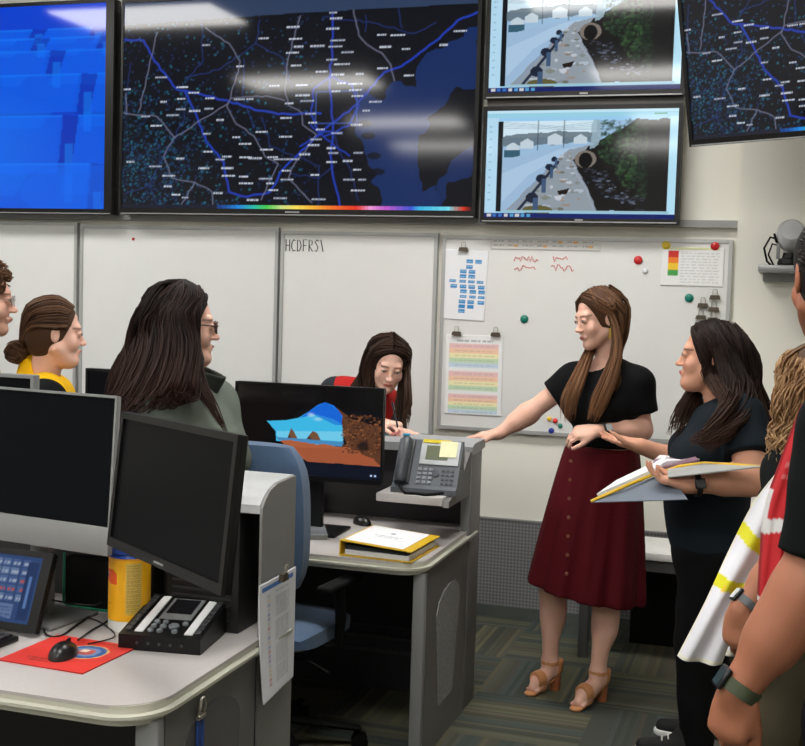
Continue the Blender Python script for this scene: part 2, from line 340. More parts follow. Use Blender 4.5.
def seats_img():
    I=Img(230,207,(0,62,205),-125,5,1.0)
    g=np.clip((I.Y-5)/207,0,1); I.a*= (1-.18*g)[...,None]
    for row,(y0,h,w,off) in enumerate(((28,12,36,0),(37,14,40,-14),(50,26,54,6),(74,40,72,-24),(116,60,84,20),(165,60,110,-10))):
        for k in range(-1,8):
            x=-125+off+k*(w+10)
            I.poly([(x+w-2,y0),(x+w+12,y0+2),(x+w+6,y0+h+4),(x+w-6,y0+h)],(0,44,170),.6); I.poly([(x+2,y0),(x+w,y0+1),(x+w-4,y0+h),(x-4,y0+h)],(0,100,240),.55); I.poly([(x+2,y0),(x+w,y0+1),(x+w,y0+3),(x+2,y0+2)],(10,120,240),.5)
            I.poly([(x-8,y0+h),(x+w*.7,y0+h-2),(x+w*.55,y0+h+h*.4),(x-12,y0+h+h*.35)],(0,112,240),.3)
            I.rect(x+w+2,y0+h*.5,x+w+8,y0+h*1.5,(10,130,248),.4)
    I.ell(95,195,55,28,(0,100,235),.4); I.ell(10,150,60,70,(0,130,250),.3,1)
    return I
def street_img():
    I=Img(196,113,(150,200,235),484,109,1.3)
    I.rect(484,109,680,112,(190,225,240)); I.rect(484,112,680,116,(150,205,225)); I.rect(655,113,668,115,(90,160,130))
    I.rect(484,116,497,216,(176,214,236)); I.rect(497,120,673,214,(150,185,215))
    I.words(487,125,491,1.5,(110,150,180),.6,2)
    for k in range(10): I.rect(487,130+k*8,490,131.5+k*8,(120,165,195),.6)
    I.rect(496,120,501,215,(10,14,20))
    # sky, far trees, houses
    I.rect(501,120,600,137,(205,228,240)); I.poly([(501,137),(520,132),(540,133),(560,131),(600,133),(600,142),(501,146)],(92,108,118),.9,noise=2)
    for x,y,w,h in ((505,146,14,7),(520,142,14,7),(548,137,16,8),(575,138,14,6)): I.poly([(x,y),(x+w/2,y-4),(x+w,y),(x+w,y+h),(x,y+h)],(190,205,215)); 
    I.rect(503,150,520,158,(50,90,110))
    for x in (520,547,581): I.line([(x+18,120),(x+18,150)],(60,70,80),1,.9)
    for k in range(4): I.line([(501,121+k*2),(560,126+k),(610,120+k*3)],(90,110,130),.4,.7)
    # road
    I.poly([(501,160),(560,148),(597,145),(560,158),(505,214),(501,214)],(152,182,212))
    I.poly([(501,175),(560,150),(580,147),(530,176),(502,205)],(176,202,226),.6)
    # verge with rocks
    I.poly([(597,145),(570,150),(505,214),(600,214),(588,175),(575,160),(600,150)],(140,150,160),1,noise=1)
    for k in range(70): 
        t=random.random();y=152+t*60;x=random.uniform(562-(t*40),572+t*22); I.ell(x,y,random.uniform(1,5)*(.4+t),random.uniform(.6,2)*(.4+t),random.choice([(176,186,200),(120,128,120),(100,96,84),(150,130,110),(190,196,205)]),.8)
    I.poly([(560,193),(573,190),(570,196),(562,197)],(30,20,16))
    I.ell(540,213,16,5,(92,88,50))
    # guard rail
    I.line([(520,213),(545,182),(560,163)],(28,40,62),3); I.line([(512,214),(540,180),(560,160)],(120,150,190),1)
    for x,y,s in ((534,200,1.1),(543,180,.9),(551,168,.7),(556,160,.55)): I.ell(x,y,6*s,5*s,(22,32,52)); I.rect(x+1*s,y,x+6*s,y+16*s,(60,84,116))
    # stream and bank
    I.poly([(597,143),(640,120),(673,120),(673,214),(600,214),(585,180),(575,160)],(18,16,16),1,noise=2)
    for k in range(700):
        x=random.uniform(600,650);y=random.uniform(120,200)
        if y<120+(x-598)*.0+0 or y>150+(x-598)*1.2: continue
        I.ell(x,y,random.uniform(1,3.6),random.uniform(.8,3),random.choice([(30,58,32),(44,78,40),(22,42,26),(60,88,54),(18,32,22),(36,60,44)]),.6,.5)
    I.poly([(594,120),(602,120),(602,145),(590,148)],(150,175,190),.8,noise=2)
    I.ell(588,160,11,9,(120,112,104)); I.ell(588,161,7,8,(8,8,10))
    for k in range(90): 
        t=random.random(); I.ell(590+t*50+random.uniform(-8,12),172+t*36+random.uniform(-6,8),random.uniform(1,3),.8,random.choice([(74,84,104),(40,46,60),(110,122,140),(60,60,70)]),.7)
    I.line([(577,170),(590,190),(600,213)],(150,160,176),2.4,.8,jit=1)
    I.rect(640,120,668,214,(24,26,26),.55); I.rect(671,117,680,216,(176,220,240)); I.rect(501,213,674,215.5,(150,190,205))
    I.rect(484,216,680,222,(16,30,96)); 
    for k in range(8): I.rect(487+k*6,217,491+k*6,220,random.choice([(90,170,220),(60,120,200),(220,220,220)]),.8)
    return I
MAP=map_img()
def scr_box(px0,px1,pyb,pyt,Y,pref=.5):
    a=atY(px0,(pyb+pyt)/2,Y);b=atY(px1,(pyb+pyt)/2,Y);c=atY((px0+px1)/2,pyb,Y);d=atY((px0+px1)/2,pyt,Y); return a.x,b.x,c.z,d.z
x0,x1,zb,zt=scr_box(121,479,216,-9,YS); Wm=x1-x0
TVM=wall_screen('wide wall screen showing a dark road map with a rainbow strip along its lower edge',x0,x1,zb,zt,YS,MAP,bez=(.012,.02,.02,.035))
g=atY(112,200,YS).x
wall_screen('wall screen filled with a bright blue picture of empty chairs, far left',g-2.0,g,atY(60,214,YS).z,atY(60,1,YS).z,YS,seats_img(),bez=(.02,.05,.02,.03))
sx0,sx1,szb,szt=scr_box(482,681,223,105,YS)
ST=street_img()
wall_screen('lower of two stacked wall screens showing a roadside stream and guardrail picture',sx0,sx1,szb,szt,YS,ST,bez=(.02,.02,.022,.022),group=None,strength=1.)
wall_screen('upper of two stacked wall screens, cut off by the top of the photo',sx0,sx1,atY(582,97,YS).z,atY(582,97,YS).z+(szt-szb),YS,ST,bez=(.02,.02,.022,.03))
# mount plate visible between the stacked screens
o=MB().box(sx0+.01,sx1-.005,YS+.03,YS+.07,szt-.01,atY(582,97,YS).z+.01).build('screen_bracket',mat('dark bracket',(62,58,56),.5)); tag(o,'dark metal bracket strip between the two stacked wall screens','bracket')
p=atY(690,147,5.35)
wall_screen('angled wall screen with a dark map, tilted forward at the top right',0,1.45,0,.83,0,MAP,bez=(.018,.018,.018,.03),rot=(math.radians(13),0,math.radians(-30)),loc=p,logo=False)
# its arm to the pier
_t=bpy.data.objects['wall_screen.004'] if 'wall_screen.004' in bpy.data.objects else None
if _t: MB().tube([(.72,.08,.42),(.72,.25,.42),(.72,.3,.42)],.03).build('mount_arm',blackmatte,_t)
SC.view_settings.view_transform='Standard'; SC.view_settings.look='None'; SC.view_settings.gamma=1; SC.view_settings.exposure=0; SC.view_settings.use_curve_mapping=False
# ================================================================ WHITEBOARDS
wb=mat('whiteboard enamel',(226,227,226),.35,var=.01)
framem=mat('board frame',(178,180,180),.4,metal=.3,var=.02)
paper=mat('paper',(232,233,236),.8,var=.01)
papc=mat('printed paper',(255,255,255),.8,var=.01,attr=True)
YF=YW-.03   # board surface
def board(x0,x1,zb,zt,lab,fr=.018,tray=True):
    t=thing('whiteboard',lab,'whiteboard',((x0+x1)/2,YW,zb),0)
    worldpart(MB().box(x0+fr,x1-fr,YF,YW-.002,zb+fr,zt-fr),'surface',wb,t)
    m=MB();m.box(x0,x0+fr,YF-.008,YW,zb,zt);m.box(x1-fr,x1,YF-.008,YW,zb,zt);m.box(x0+fr,x1-fr,YF-.008,YW,zb,zb+fr);m.box(x0+fr,x1-fr,YF-.008,YW,zt-fr,zt)
    worldpart(m,'frame',framem,t)
    return t
z0=atY(560,436,YF).z; z1=atY(560,237,YF).z
bx0=atY(441,300,YF).x; bx1=atY(733,245,YF).x
board(bx0,bx1,z0,z1,'whiteboard covered with papers, magnets and red writing')
c0=atY(280,300,YF).x;c1=atY(437,300,YF).x
board(c0,c1-.005,z0-.05,atY(360,232,YF).z,'blank whiteboard with black capital letters in its top left corner')
d0=atY(80,300,YF).x
board(d0,c0-.015,z0-.05,atY(160,226,YF).z,'blank whiteboard behind the long dark haired woman with one tiny red dot')
board(d0-1.8,d0-.02,z0-.05,atY(40,222,YF).z,'blank whiteboard at the far left behind the person in yellow vest')
# handwriting helpers : strokes on a plane facing -Y
FONT={'H':[[(0,0),(0,1)],[(.6,0),(.6,1)],[(0,.5),(.6,.5)]],'C':[[(.6,.9),(.3,1),(0,.7),(0,.3),(.3,0),(.6,.1)]],'D':[[(0,0),(0,1),(.4,.9),(.6,.5),(.4,.1),(0,0)]],'F':[[(0,0),(0,1),(.6,1)],[(0,.5),(.5,.5)]],
'R':[[(0,0),(0,1),(.5,.9),(.5,.6),(0,.5),(.6,0)]],'S':[[(.6,.9),(.3,1),(.05,.8),(.5,.4),(.3,0),(0,.1)]],'\\':[[(0,1),(.4,0)]]}
def strokes(name,lines,m,lab,cat,r=.0026,group=None):
    b=MB()
    for l in lines: b.tube([(x,YF-.002,z) for x,z in l],r,n=6,flat=1.)
    o=b.build(name,m); return tag(o,lab,cat,group)
ink=mat('black marker ink',(60,62,66),.6); redink=mat('red marker ink',(214,96,84),.6)
P=atY(286,251,YF); ls=[];x=P.x
for ch in 'HCDFRS\\':
    for s in FONT[ch]: ls.append([(x+a*.035,P.z+b_*.062) for a,b_ in s])
    x+=.0335
strokes('board_writing',ls,ink,'black handwritten capital letters in the corner of the blank whiteboard','writing')
def scrib(px,py,w,h,seed):
    r=random.Random(seed);p=atY(px,py,YF);q=atY(px+w,py,YF);n=int(w/3.2);out=[];cur=[];H=h/200
    for i in range(n*2):
        x=p.x+(q.x-p.x)*i/(n*2); cur.append((x,p.z+H*r.uniform(0,1)))
        if r.random()<.3 and len(cur)>1: out.append(cur);cur=[]
    if len(cur)>1: out.append(cur)
    return out
def word(px,py,w,h,sd,lab):
    sc_=scrib(px,py,w,h,sd); p0=[a for l in sc_ for a in l]; strokes('board_writing',[p0],redink,lab,'writing',r=.0022,group='red handwriting')
word(514,262,26,7,1,'first red handwritten word of the upper line on the full whiteboard');word(553,262,16,6,2,'short red handwritten word ending the upper line');word(514,271,25,6,3,'first red handwritten word of the lower line on the full whiteboard');word(551,271,26,7,5,'long red handwritten word ending the lower line')
# papers -------------------------------------------------------------
def sheet(name,lab,cat,tl,br,img,Y,tilt=0,curl=0,group=None):
    a=atY(tl[0],tl[1],Y);b_=atY(br[0],br[1],Y);W=b_.x-a.x;H=a.z-b_.z
    t=thing(name,lab,cat,(a.x,Y,b_.z),0,group,rot=(0,tilt,0))
    o=picture('print',img,W,H,papc,t,(0,0,0),bend=(lambda u,v:-curl*(1-v)**2*(.5+u)) if curl else None)
    so=o.modifiers.new('thickness','SOLIDIFY'); so.thickness=.0012
    return t
I=Img(60,74,(236,238,243))
for r,cells in enumerate([(1.5,2.6),(1.5,),(.8,1.9),(.8,1.9),(-.5,.8,1.9,3),(-.3,.9,2,3.1),(1,2.1,3.2),(1,2.1,3.2),(.9,2,3.2),(.9,2,),(.9,)]):
    for c in cells: I.rect(14+c*11,10+r*5.3,23+c*11,13.8+r*5.3,(52,138,200)); I.words(15+c*11,11.4+r*5.3,22+c*11,.9,(190,220,240),.7,2)
sheet('paper_sheet','white sheet with a chart of small blue boxes hanging from one clip','paper',(443,249),(484,320),I,YF-.004,tilt=math.radians(2))
I=Img(60,84,(238,239,240)); I.words(12,6,50,1.2,(120,120,130),.6,4)
bands=[(236,196,196),(244,206,176),(243,236,190),(196,222,190),(200,220,236)]
y=10
for blk,n in ((0,5),(1,4),(2,5)):
    for k in range(n):
        h=5 if blk<2 else 4
        I.rect(4,y,56,y+h,bands[k]); I.words(10,y+h*.4,52,.8,(150,140,140),.4,4); y+=h
    y+=4
sheet('paper_sheet','white sheet with pastel striped rows hanging from two clips','paper',(447,334),(501,417),I,YF-.004,tilt=math.radians(-.5))
I=Img(60,40,(236,237,238)); 
for k in range(11): I.words(19,6+k*3,56,.8,(190,190,196),.7,4)
for i,c in enumerate(((205,50,40),(236,130,40),(240,200,50),(70,160,80))): I.rect(7,4+i*6.5,17,10.5+i*6.5,c)
I.rect(2,0,56,3,(205,210,150),.8)
sheet('paper_sheet','white sheet with a red to green colour bar at the board corner','paper',(662,247),(723,287),I,YF-.004)
I=Img(110,14,(222,222,220)); 
for r in range(2):
    for k in range(7):
        I.words(3+k*15,2+r*6,14+k*15,2,(150,152,155),.7,3)
        if random.random()<.5: I.rect(9+k*15,1.5+r*6,13+k*15,4.5+r*6,(235,180,110))
sheet('label_strip','row of small grey and orange printed labels along the board top','labels',(491,239),(600,251),I,YF-.003)
I=Img(6,4,(236,220,170)); 
# clips ---------------------------------------------------------------
clipm=mat('clip steel',(96,86,76),.4,metal=.7); clipl=mat('clip nickel',(190,184,174),.3,metal=.9)
def clip(px,py,Y,s=1.,lab='',group=None,n=None):
    p=atY(px,py,Y) if n is None else n
    t=thing('binder_clip',lab,'clip',p,0,group)
    MB().prism([(-.019*s,-.008*s),(.019*s,-.008*s),(.015*s,.006*s),(-.015*s,.006*s)],.014*s,M=Matrix.Rotation(PI/2,4,'X'),b=.001).build('clamp',clipm,t)
    MB().tube([(-.007*s,-.008,.004*s),(-.008*s,-.012,.016*s),(-.006*s,-.014,.026*s),(.006*s,-.014,.026*s),(.008*s,-.012,.016*s),(.007*s,-.008,.004*s)],.0016*s,n=6).build('handle',clipl,t,smooth=60)
    return t
clip(464,249,YF-.006,s=1.35,lab='metal clip holding the blue box chart on the whiteboard')
clip(457,333,YF-.006,s=1.35,lab='metal clip at the left corner of the striped sheet')
clip(496,334,YF-.006,s=1.35,lab='metal clip at the right corner of the striped sheet')
for k,(x,y,l) in enumerate(((715,297,'topmost of'),(703,305,'upper left of'),(714,309,'centre right of'),(701,317,'lower left of'),(713,319,'lowest right of'))):
    clip(x,y,YF-.002,s=1.4,lab='empty metal clip, %s the five stuck beside the colour bar sheet'%l,group='spare clips on the whiteboard')
def magnet(px,py,c,lab,r=.021,cat='magnet'):
    p=atY(px,py,YF-.012)
    o=MB().lathe([(r,0),(r,.006),(r*.75,.012),(r*.4,.014),(0,.0145)],n=20,M=Matrix.Translation(p+Vector((0,.012,0)))@Matrix.Rotation(PI/2,4,'X')).build('magnet',mat('magnet %d %d %d'%c,c,.3),smooth=40)
    tag(o,lab,cat,'round magnets on the whiteboard')
magnet(666,245,(226,196,50),'yellow round magnet at the left corner of the colour bar sheet')
magnet(715,246,(196,34,40),'red round magnet at the right corner of the colour bar sheet')
magnet(638,260,(200,40,44),'red round magnet alone on the open whiteboard')
magnet(645,271,(226,230,236),'white round magnet below the lone red one',r=.014)
magnet(689,298,(24,124,108),'green round magnet beside the spare clips')
magnet(524,319,(20,120,104),'green round magnet between the striped sheet and the standing woman')
magnet(555,421,(216,50,44),'small red magnet low on the board by the woman wrist',r=.013)
magnet(549,419,(226,190,50),'small yellow magnet low on the board by the woman wrist',r=.012)
magnet(560,426,(30,130,110),'small green magnet low on the board by the woman wrist',r=.012)
magnet(551,431,(40,60,160),'small blue magnet lowest on the whiteboard frame',r=.015)
p=atY(133,239,YF-.005);tag(MB().lathe([(.009,0),(.009,.004),(0,.006)],n=12,M=Matrix.Translation(p+Vector((0,.005,0)))@Matrix.Rotation(PI/2,4,'X')).build('magnet',mat('red dot',(170,50,50),.4)),'tiny dark red dot magnet alone on the blank left whiteboard','magnet')
# ================================================================ WALL CAMERA ON SHELF
p=atY(786,268,5.66)
t=thing('wall_shelf','small silver shelf on the right wall under the camera','shelf',(p.x,YP,p.z))
MB().box(-.12,.2,-.26,0,-.02,.012,b=.006).build('shelf_board',silver,t,smooth=40); MB().box(-.1,.18,-.03,0,-.06,-.02).build('bracket',silver,t)
t=thing('video_camera','silver conference camera with loose cables on the wall shelf','camera',(p.x+.015,YP-.13,p.z+.012))
MB().lathe([(.05,0),(.055,.01),(.05,.03),(.035,.035),(.03,.06),(0,.06)],n=24).build('base',black,t,smooth=40)
MB().lathe([(.0,-.08),(.045,-.07),(.055,-.03),(.055,.04),(.04,.07),(0,.075)],n=24,M=Matrix.Translation((0,-.01,.135))@Matrix.Scale(1.15,4)@Matrix.Rotation(PI/2-.3,4,'X')@Matrix.Rotation(.5,4,'Z')).build('camera_head',mat('pale silver',(214,216,220),.3,var=.01),t,smooth=50)
MB().box(-.06,-.044,-.02,.02,.03,.13,b=.004).build('yoke_arm',silver,t,smooth=40);MB().box(.044,.06,-.02,.02,.03,.13,b=.004).build('yoke_arm',silver,t,smooth=40)
MB().lathe([(.026,0),(.03,.01),(.02,.014),(0,.012)],n=20,M=Matrix.Translation((-.062,-.03,.125))@Matrix.Rotation(-PI/2-.3,4,'Y')@Matrix.Scale(.8,4)).build('lens',black,t,smooth=40)
MB().tube([(-.05,.03,.12),(-.09,.03,.13),(-.115,.03,.08),(-.1,.04,.02),(-.08,.08,.003)],.005).tube([(-.04,.03,.09),(-.08,.03,.1),(-.095,.03,.05),(-.07,.06,.004)],.004).build('cable',blackmatte,t,smooth=60)
# ================================================================ LOW CREDENZA
t=thing('low_table','low white topped table against the back wall behind the standing women','table',(-.1,5.75,0))
tx0=-.83;tx1=.9;tz=atY(650,553,5.48).z
worldpart(MB().box(tx0,tx1,5.48,5.86,tz-.035,tz,b=.004),'table_top',mat('white laminate',(232,232,230),.4),t,smooth=40)
worldpart(MB().box(tx0+.02,tx1-.02,5.5,5.53,tz-.09,tz-.045),'apron',mat('grey steel',(96,98,100),.45),t)
for x in (tx0,tx1-.045):
    for y in (5.5,5.81): worldpart(MB().box(x,x+.045,y,y+.045,0,tz-.035,b=.004),'leg',mat('grey steel',(96,98,100),.45),t,smooth=40)
worldpart(MB().box(tx0+.2,tx1-.05,5.84,5.855,.0,tz-.035),'modesty_panel',blackmatte,t)
# ================================================================ WORKSTATIONS
lam=mat('desk laminate',(182,177,176),.45,var=.02,vscale=60); edge=mat('cream edge band',(196,195,182),.35,var=.01)
pan=mat('grey desk panel',(112,111,110),.5,var=.02,bump=.1,bscale=400); panl=mat('light grey post',(136,137,138),.45,var=.02)
pand=mat('dark grey panel',(52,50,54),.6,var=.02); topg=mat('grey counter top',(158,160,163),.45,var=.015); speck=mat('speckled grey inset',(150,150,150),.8,var=.25,vscale=160)
def yz(poly,x0,x1): # prism along X from YZ polygon
    n=len(poly);vs=[(x0,y,z) for y,z in poly]+[(x1,y,z) for y,z in poly]
    fs=[tuple(range(n))[::-1],tuple(range(n,2*n))]+[(i,(i+1)%n,n+(i+1)%n,n+i) for i in range(n)]
    return MB().add(vs,fs)
def desktop(x0,x1,y0,y1,z,r,th=.032,corner='front'):
    pts=[(x0,y1),(x0,y0)]
    for k in range(9): a=-PI/2+k*PI/16; pts.append((x1-r+r*math.cos(a),y0+r+r*math.sin(a)))
    pts.append((x1,y1))
    return pts
def shr(p,d=.016): return [(x,y) if x<-4 and 0 else (x-(d if k>0 and k<len(p) else 0) if x>-4 else x, y+(d if y<max(q[1] for q in p)-.01 else 0)) for k,(x,y) in enumerate(p)]
def desk(lab,X,yf,yb,x0,r,ypan,name='workstation'):
    t=thing(name,lab,'desk',(X-.6,(yf+yb)/2,0)); return t
# --- right workstation
XR1=-1.147
t=R=thing('workstation','grey workstation with raised counter holding the phone and yellow binder','desk',(XR1-.6,4.35,0))
pts=desktop(-5.2,-1.135,3.935,4.72,.73,.11)
worldpart(MB().prism(shr(pts),.008,M=Matrix.Translation((0,0,.7235))),'desktop',lam,t,smooth=40)
worldpart(MB().prism(pts,.043,M=Matrix.Translation((0,0,.687)),b=.017),'edge_band',edge,t,smooth=50)
worldpart(MB().box(XR1-.028,XR1,4.03,4.60,.0,.69),'end_panel',pan,t)
worldpart(MB().box(XR1-.045,XR1+.001,3.995,4.03,.0,.69,b=.008),'post',panl,t,smooth=40)
worldpart(MB().box(XR1-.028,XR1+.004,4.605,4.77,.0,1.05,b=.004),'upright_panel',panl if 0 else pan,t,smooth=40)
worldpart(MB().box(XR1-.032,XR1+.004,4.588,4.604,.69,1.05),'edge_strip',panl,t)
ins=[(4.154,.50),(4.19,.545),(4.25,.572),(4.33,.583),(4.41,.575),(4.46,.55),(4.481,.51),(4.407,.146),(4.223,.146)]
worldpart(yz(ins,XR1-.001,XR1+.004),'inset',speck,t)
worldpart(MB().box(-5.2,XR1-.03,4.72,4.77,.0,1.05),'back_panel',pand,t)
worldpart(MB().box(-5.1,XR1-.1,4.70,4.72,.16,.18).box(-5.1,XR1-.1,4.70,4.72,.22,.235).box(-5.1,XR1-.1,4.70,4.72,.27,.28),'cable_rail',mat('dark rail',(70,69,72),.5),t)
cz=atY(479,440,4.75).z
prof=[(4.60,cz-.045),(4.60,cz-.012),(4.63,cz-.002),(4.68,cz),(4.81,cz),(4.81,cz-.035),(4.70,cz-.045)]
worldpart(yz(prof,-5.2,XR1+.006),'counter_top',topg,t,smooth=None)
sx=atY(378,500,4.3).x
worldpart(MB().box(sx,XR1-.02,4.27,4.60,.882,.915,b=.006),'phone_shelf',lam,t,smooth=40)
worldpart(yz([(4.27,.878),(4.56,.878),(4.66,.98),(4.66,1.05),(4.58,1.05),(4.40,.93),(4.28,.90)],XR1-.02,XR1+.002),'shelf_bracket',pan,t)
worldpart(yz([(4.45,.915),(4.56,.915),(4.66,.98),(4.66,1.04),(4.6,1.04)],sx+.02,sx+.03),'shelf_bracket',pan,t)
# --- left workstation
XL1=-1.30
t=Lw=thing('workstation','near grey workstation with cream edge under the black monitors','desk',(XL1-.6,2.75,0))
pts=desktop(-4.4,-1.283,2.305,3.12,.73,.13)
worldpart(MB().prism(shr(pts),.008,M=Matrix.Translation((0,0,.7235))),'desktop',lam,t,smooth=40)
worldpart(MB().prism(pts,.046,M=Matrix.Translation((0,0,.684)),b=.019),'edge_band',edge,t,smooth=50)
worldpart(MB().box(XL1-.028,XL1,2.41,2.905,.0,.69),'end_panel',pan,t)
worldpart(MB().box(XL1-.06,XL1+.001,2.375,2.41,.0,.69,b=.008),'post',panl,t,smooth=40)
pp=[(2.93,0),(2.93,1.085),(2.95,1.108),(2.98,1.128),(3.03,1.14),(3.16,1.143),(3.16,0)]
worldpart(yz(pp,XL1-.008,XL1),'hutch_side',mat('hutch side grey',(134,134,133),.45,var=.02),t)
hp=[(2.93,1.07),(2.93,1.093),(2.95,1.112),(2.98,1.130),(3.03,1.142),(3.16,1.146),(3.16,1.125),(2.96,1.085)]
worldpart(yz(hp,-4.4,XL1-.008),'hutch_top',mat('hutch top',(186,188,190),.35),t)
worldpart(MB().box(-4.4,XL1-.03,3.13,3.16,0,1.13),'back_panel',pand,t)
el=[(2.60+.16*math.cos(a)+.05,.58+.09*math.sin(a)-.02) for a in [k*PI/14 for k in range(15)]]+[(2.52,.2),(2.78,.2)]
worldpart(yz(el,XL1-.001,XL1+.003),'inset',mat('dark inset',(92,91,93),.8),t)
# ================================================================ MONITORS
def plain(w,h,c=(9,9,10)):
    I=Img(20,12,c); return I
dark=emat('screen off',1.0,rough=.3,spec=.03)
def monitor(lab,bl,yaw,pit,W,H,zdesk,img,sm,b=(.012,.012,.012,.02),fm=black,chin=0,chinm=None,th=.03,stand=True,cat='monitor',name='monitor',roll=0,arm=.12,logo=False):
    """bl = world position of the lower left corner of the front face"""
    Rw=Matrix.Rotation(yaw,4,'Z')@Matrix.Rotation(-pit,4,'X')@Matrix.Rotation(-roll,4,'Y')
    bl=Vector(bl); ctr=bl+Rw@Vector((W/2,.0,0)); back=(Matrix.Rotation(yaw,4,'Z')@Vector((0,1,0)))
    base=ctr+back*arm; base.z=zdesk
    t=thing(name,lab,cat,base,yaw)
    M=t.matrix_world.inverted() if False else (Matrix.Translation(base)@Matrix.Rotation(yaw,4,'Z')).inverted()
    L=M@Matrix.Translation(bl)@Rw
    l,r,tp,bt=b
    m=MB(); m.box(0,W,.006,th,0,H,b=.004,M=L); m.box(0,W,-.004,.006,chin,chin+bt,M=L);m.box(0,W,-.004,.006,H-tp,H,M=L);m.box(0,l,-.004,.006,chin+bt,H-tp,M=L);m.box(W-r,W,-.004,.006,chin+bt,H-tp,M=L)
    m.build('case',fm,t,smooth=35)
    if chin: 
        MB().box(0,W,-.006,.006,0,chin,b=.002,M=L).build('chin',chinm,t,smooth=40)
    d=picture('display',img,W-l-r,H-tp-bt-chin,sm,t,(0,0,0)); 
    d.matrix_local=L@Matrix.Translation((l,.002,chin+bt))
    if stand:
        c=M@(bl+Rw@Vector((W/2,th,H*.42))); 
        m=MB().box(-.035,.035,-.012,.016,.0,c.z,b=.004).tube([(0,0,c.z-.02),c],.02); m.build('neck',fm if not chin else chinm,t,smooth=40)
        MB().box(-.12,.12,-.1,.1,0,.012,b=.005).build('base',fm if not chin else chinm,t,smooth=40)
    if logo:
        m=MB().box(W*.46,W*.54,-.0055,-.003,chin+bt*.35,chin+bt*.55,M=L);m.build('maker_mark',mat('mark grey',(150,150,150),.4),t)
    return t
DZ=.732
C=Vector((0,0,HC))
def sc(p,k): return C+(Vector(p)-C)*k
# silver framed all in one, left
W=.63;H=.42; br=sc((-1.533,2.542,1.013),1.075); yaw=math.radians(-8)
bl=br-Matrix.Rotation(yaw,3,'Z')@Vector((W,0,0))
monitor('large black screen in a silver frame with a silver chin, front left',bl,yaw,math.radians(4),W,H,DZ,plain(1,1,(7,9,11)),dark,b=(.006,.006,.006,.0),fm=silver,chin=.075,chinm=silver,arm=.1,th=.016)
# black angled monitor
k=1.02;bl=sc((-1.505,2.493,1.054),k);MBL=bl.copy()
monitor('black monitor turned at an angle beside the silver one',bl,-.658,.109,.606*k,.32*k,DZ,plain(1,1,(7,7,7)),dark,b=(.016,.016,.016,.022),roll=.023,logo=True,arm=.45,th=.022,stand=False)
MON=bpy.data.objects['monitor.001']
# wallpaper
def beach():
    I=Img(148,92,(10,8,8),238,386,2.0)
    I.poly([(238,386),(300,386),(290,420),(238,470)],(14,9,8))
    I.poly([(270,424),(290,422),(302,419),(312,412),(322,404),(329,401),(338,404),(346,412),(349,424),(347,446),(300,446),(280,444),(279,434)],(60,180,225))
    I.poly([(303,419),(312,412),(322,404),(329,401),(338,404),(346,412),(349,424),(338,418),(320,414)],(20,104,214),.9)
    I.poly([(312,412),(329,401),(344,410),(349,424),(340,424)],(12,86,206),.6)
    I.ell(315,415,5,3,(200,230,245),.7,1);I.ell(322,419,6,2.5,(190,226,240),.6,1); I.poly([(280,434),(349,430),(348,440),(281,441)],(150,220,235),.4)
    for x,w,h in ((296,5,11),(318,8,10)): I.poly([(x-w,441),(x-w*.5,441-h*.6),(x-1,441-h),(x+w*.5,441-h*.7),(x+w,441)],(112,78,52),1,noise=1); I.poly([(x-w,441),(x-w*.5,441-h*.4),(x,441)],(60,44,36),.8)
    I.poly([(280,440),(349,441),(347,446),(300,444),(282,443)],(70,130,180),.9)
    I.poly([(284,444),(300,443),(330,445),(347,447),(355,446),(386,440),(386,464),(312,463),(296,456)],(168,92,58),1,noise=1); I.poly([(300,450),(386,446),(386,464),(312,463)],(150,78,48),.6)
    I.poly([(340,406),(352,415),(386,424),(386,462),(352,446),(348,430),(346,414)],(92,56,34),1,noise=2)
    for kk in range(420):
        x=random.uniform(347,386);y=random.uniform(412,452); I.ell(x,y,random.uniform(.5,2.2),random.uniform(.4,1.6),random.choice([(150,92,54),(60,34,22),(110,68,40),(26,18,14),(84,50,32)]),.7,.5)
    I.ell(368,444,8,7,(24,18,16),.9,.5)
    I.rect(238,464,386,480,(12,16,30)); I.rect(376,473,378,475,(170,190,230));I.rect(380,473,382,475,(170,190,230))
    return I
monitor('monitor showing a rocky sea cave beach picture on the far desk',(-1.998,4.22,.948),math.radians(1.7),math.radians(-3.8+3.8),.60,.365,DZ,beach(),emat('screen glow',1.),b=(.006,.006,.008,.018),arm=.1)
p=atY(330,500,4.6)
o=MB().box(-.17,.0,0,.01,0,.11,b=.002,M=Matrix.Translation(atY(318,511,4.66))).build('notice_card',mat('white card',(214,216,214),.6)); tag(o,'pale blank card behind the beach picture monitor stand','card')
# small display on hutch
p=atY(38,388,3.05)
monitor('small black display with a silver rim behind the big silver screen',(p.x-.34,3.03,1.175),0,0,.34,atY(38,375,3.05).z-1.175,1.147,plain(1,1,(8,8,9)),dark,b=(.008,.01,.01,.02),fm=silver,arm=.05)
p=atY(86,368,4.35)
monitor('plain black monitor on the far desk behind the dark haired woman',(p.x,4.35,p.z-.34),0,0,.56,.34,DZ,plain(1,1,(8,9,12)),dark)
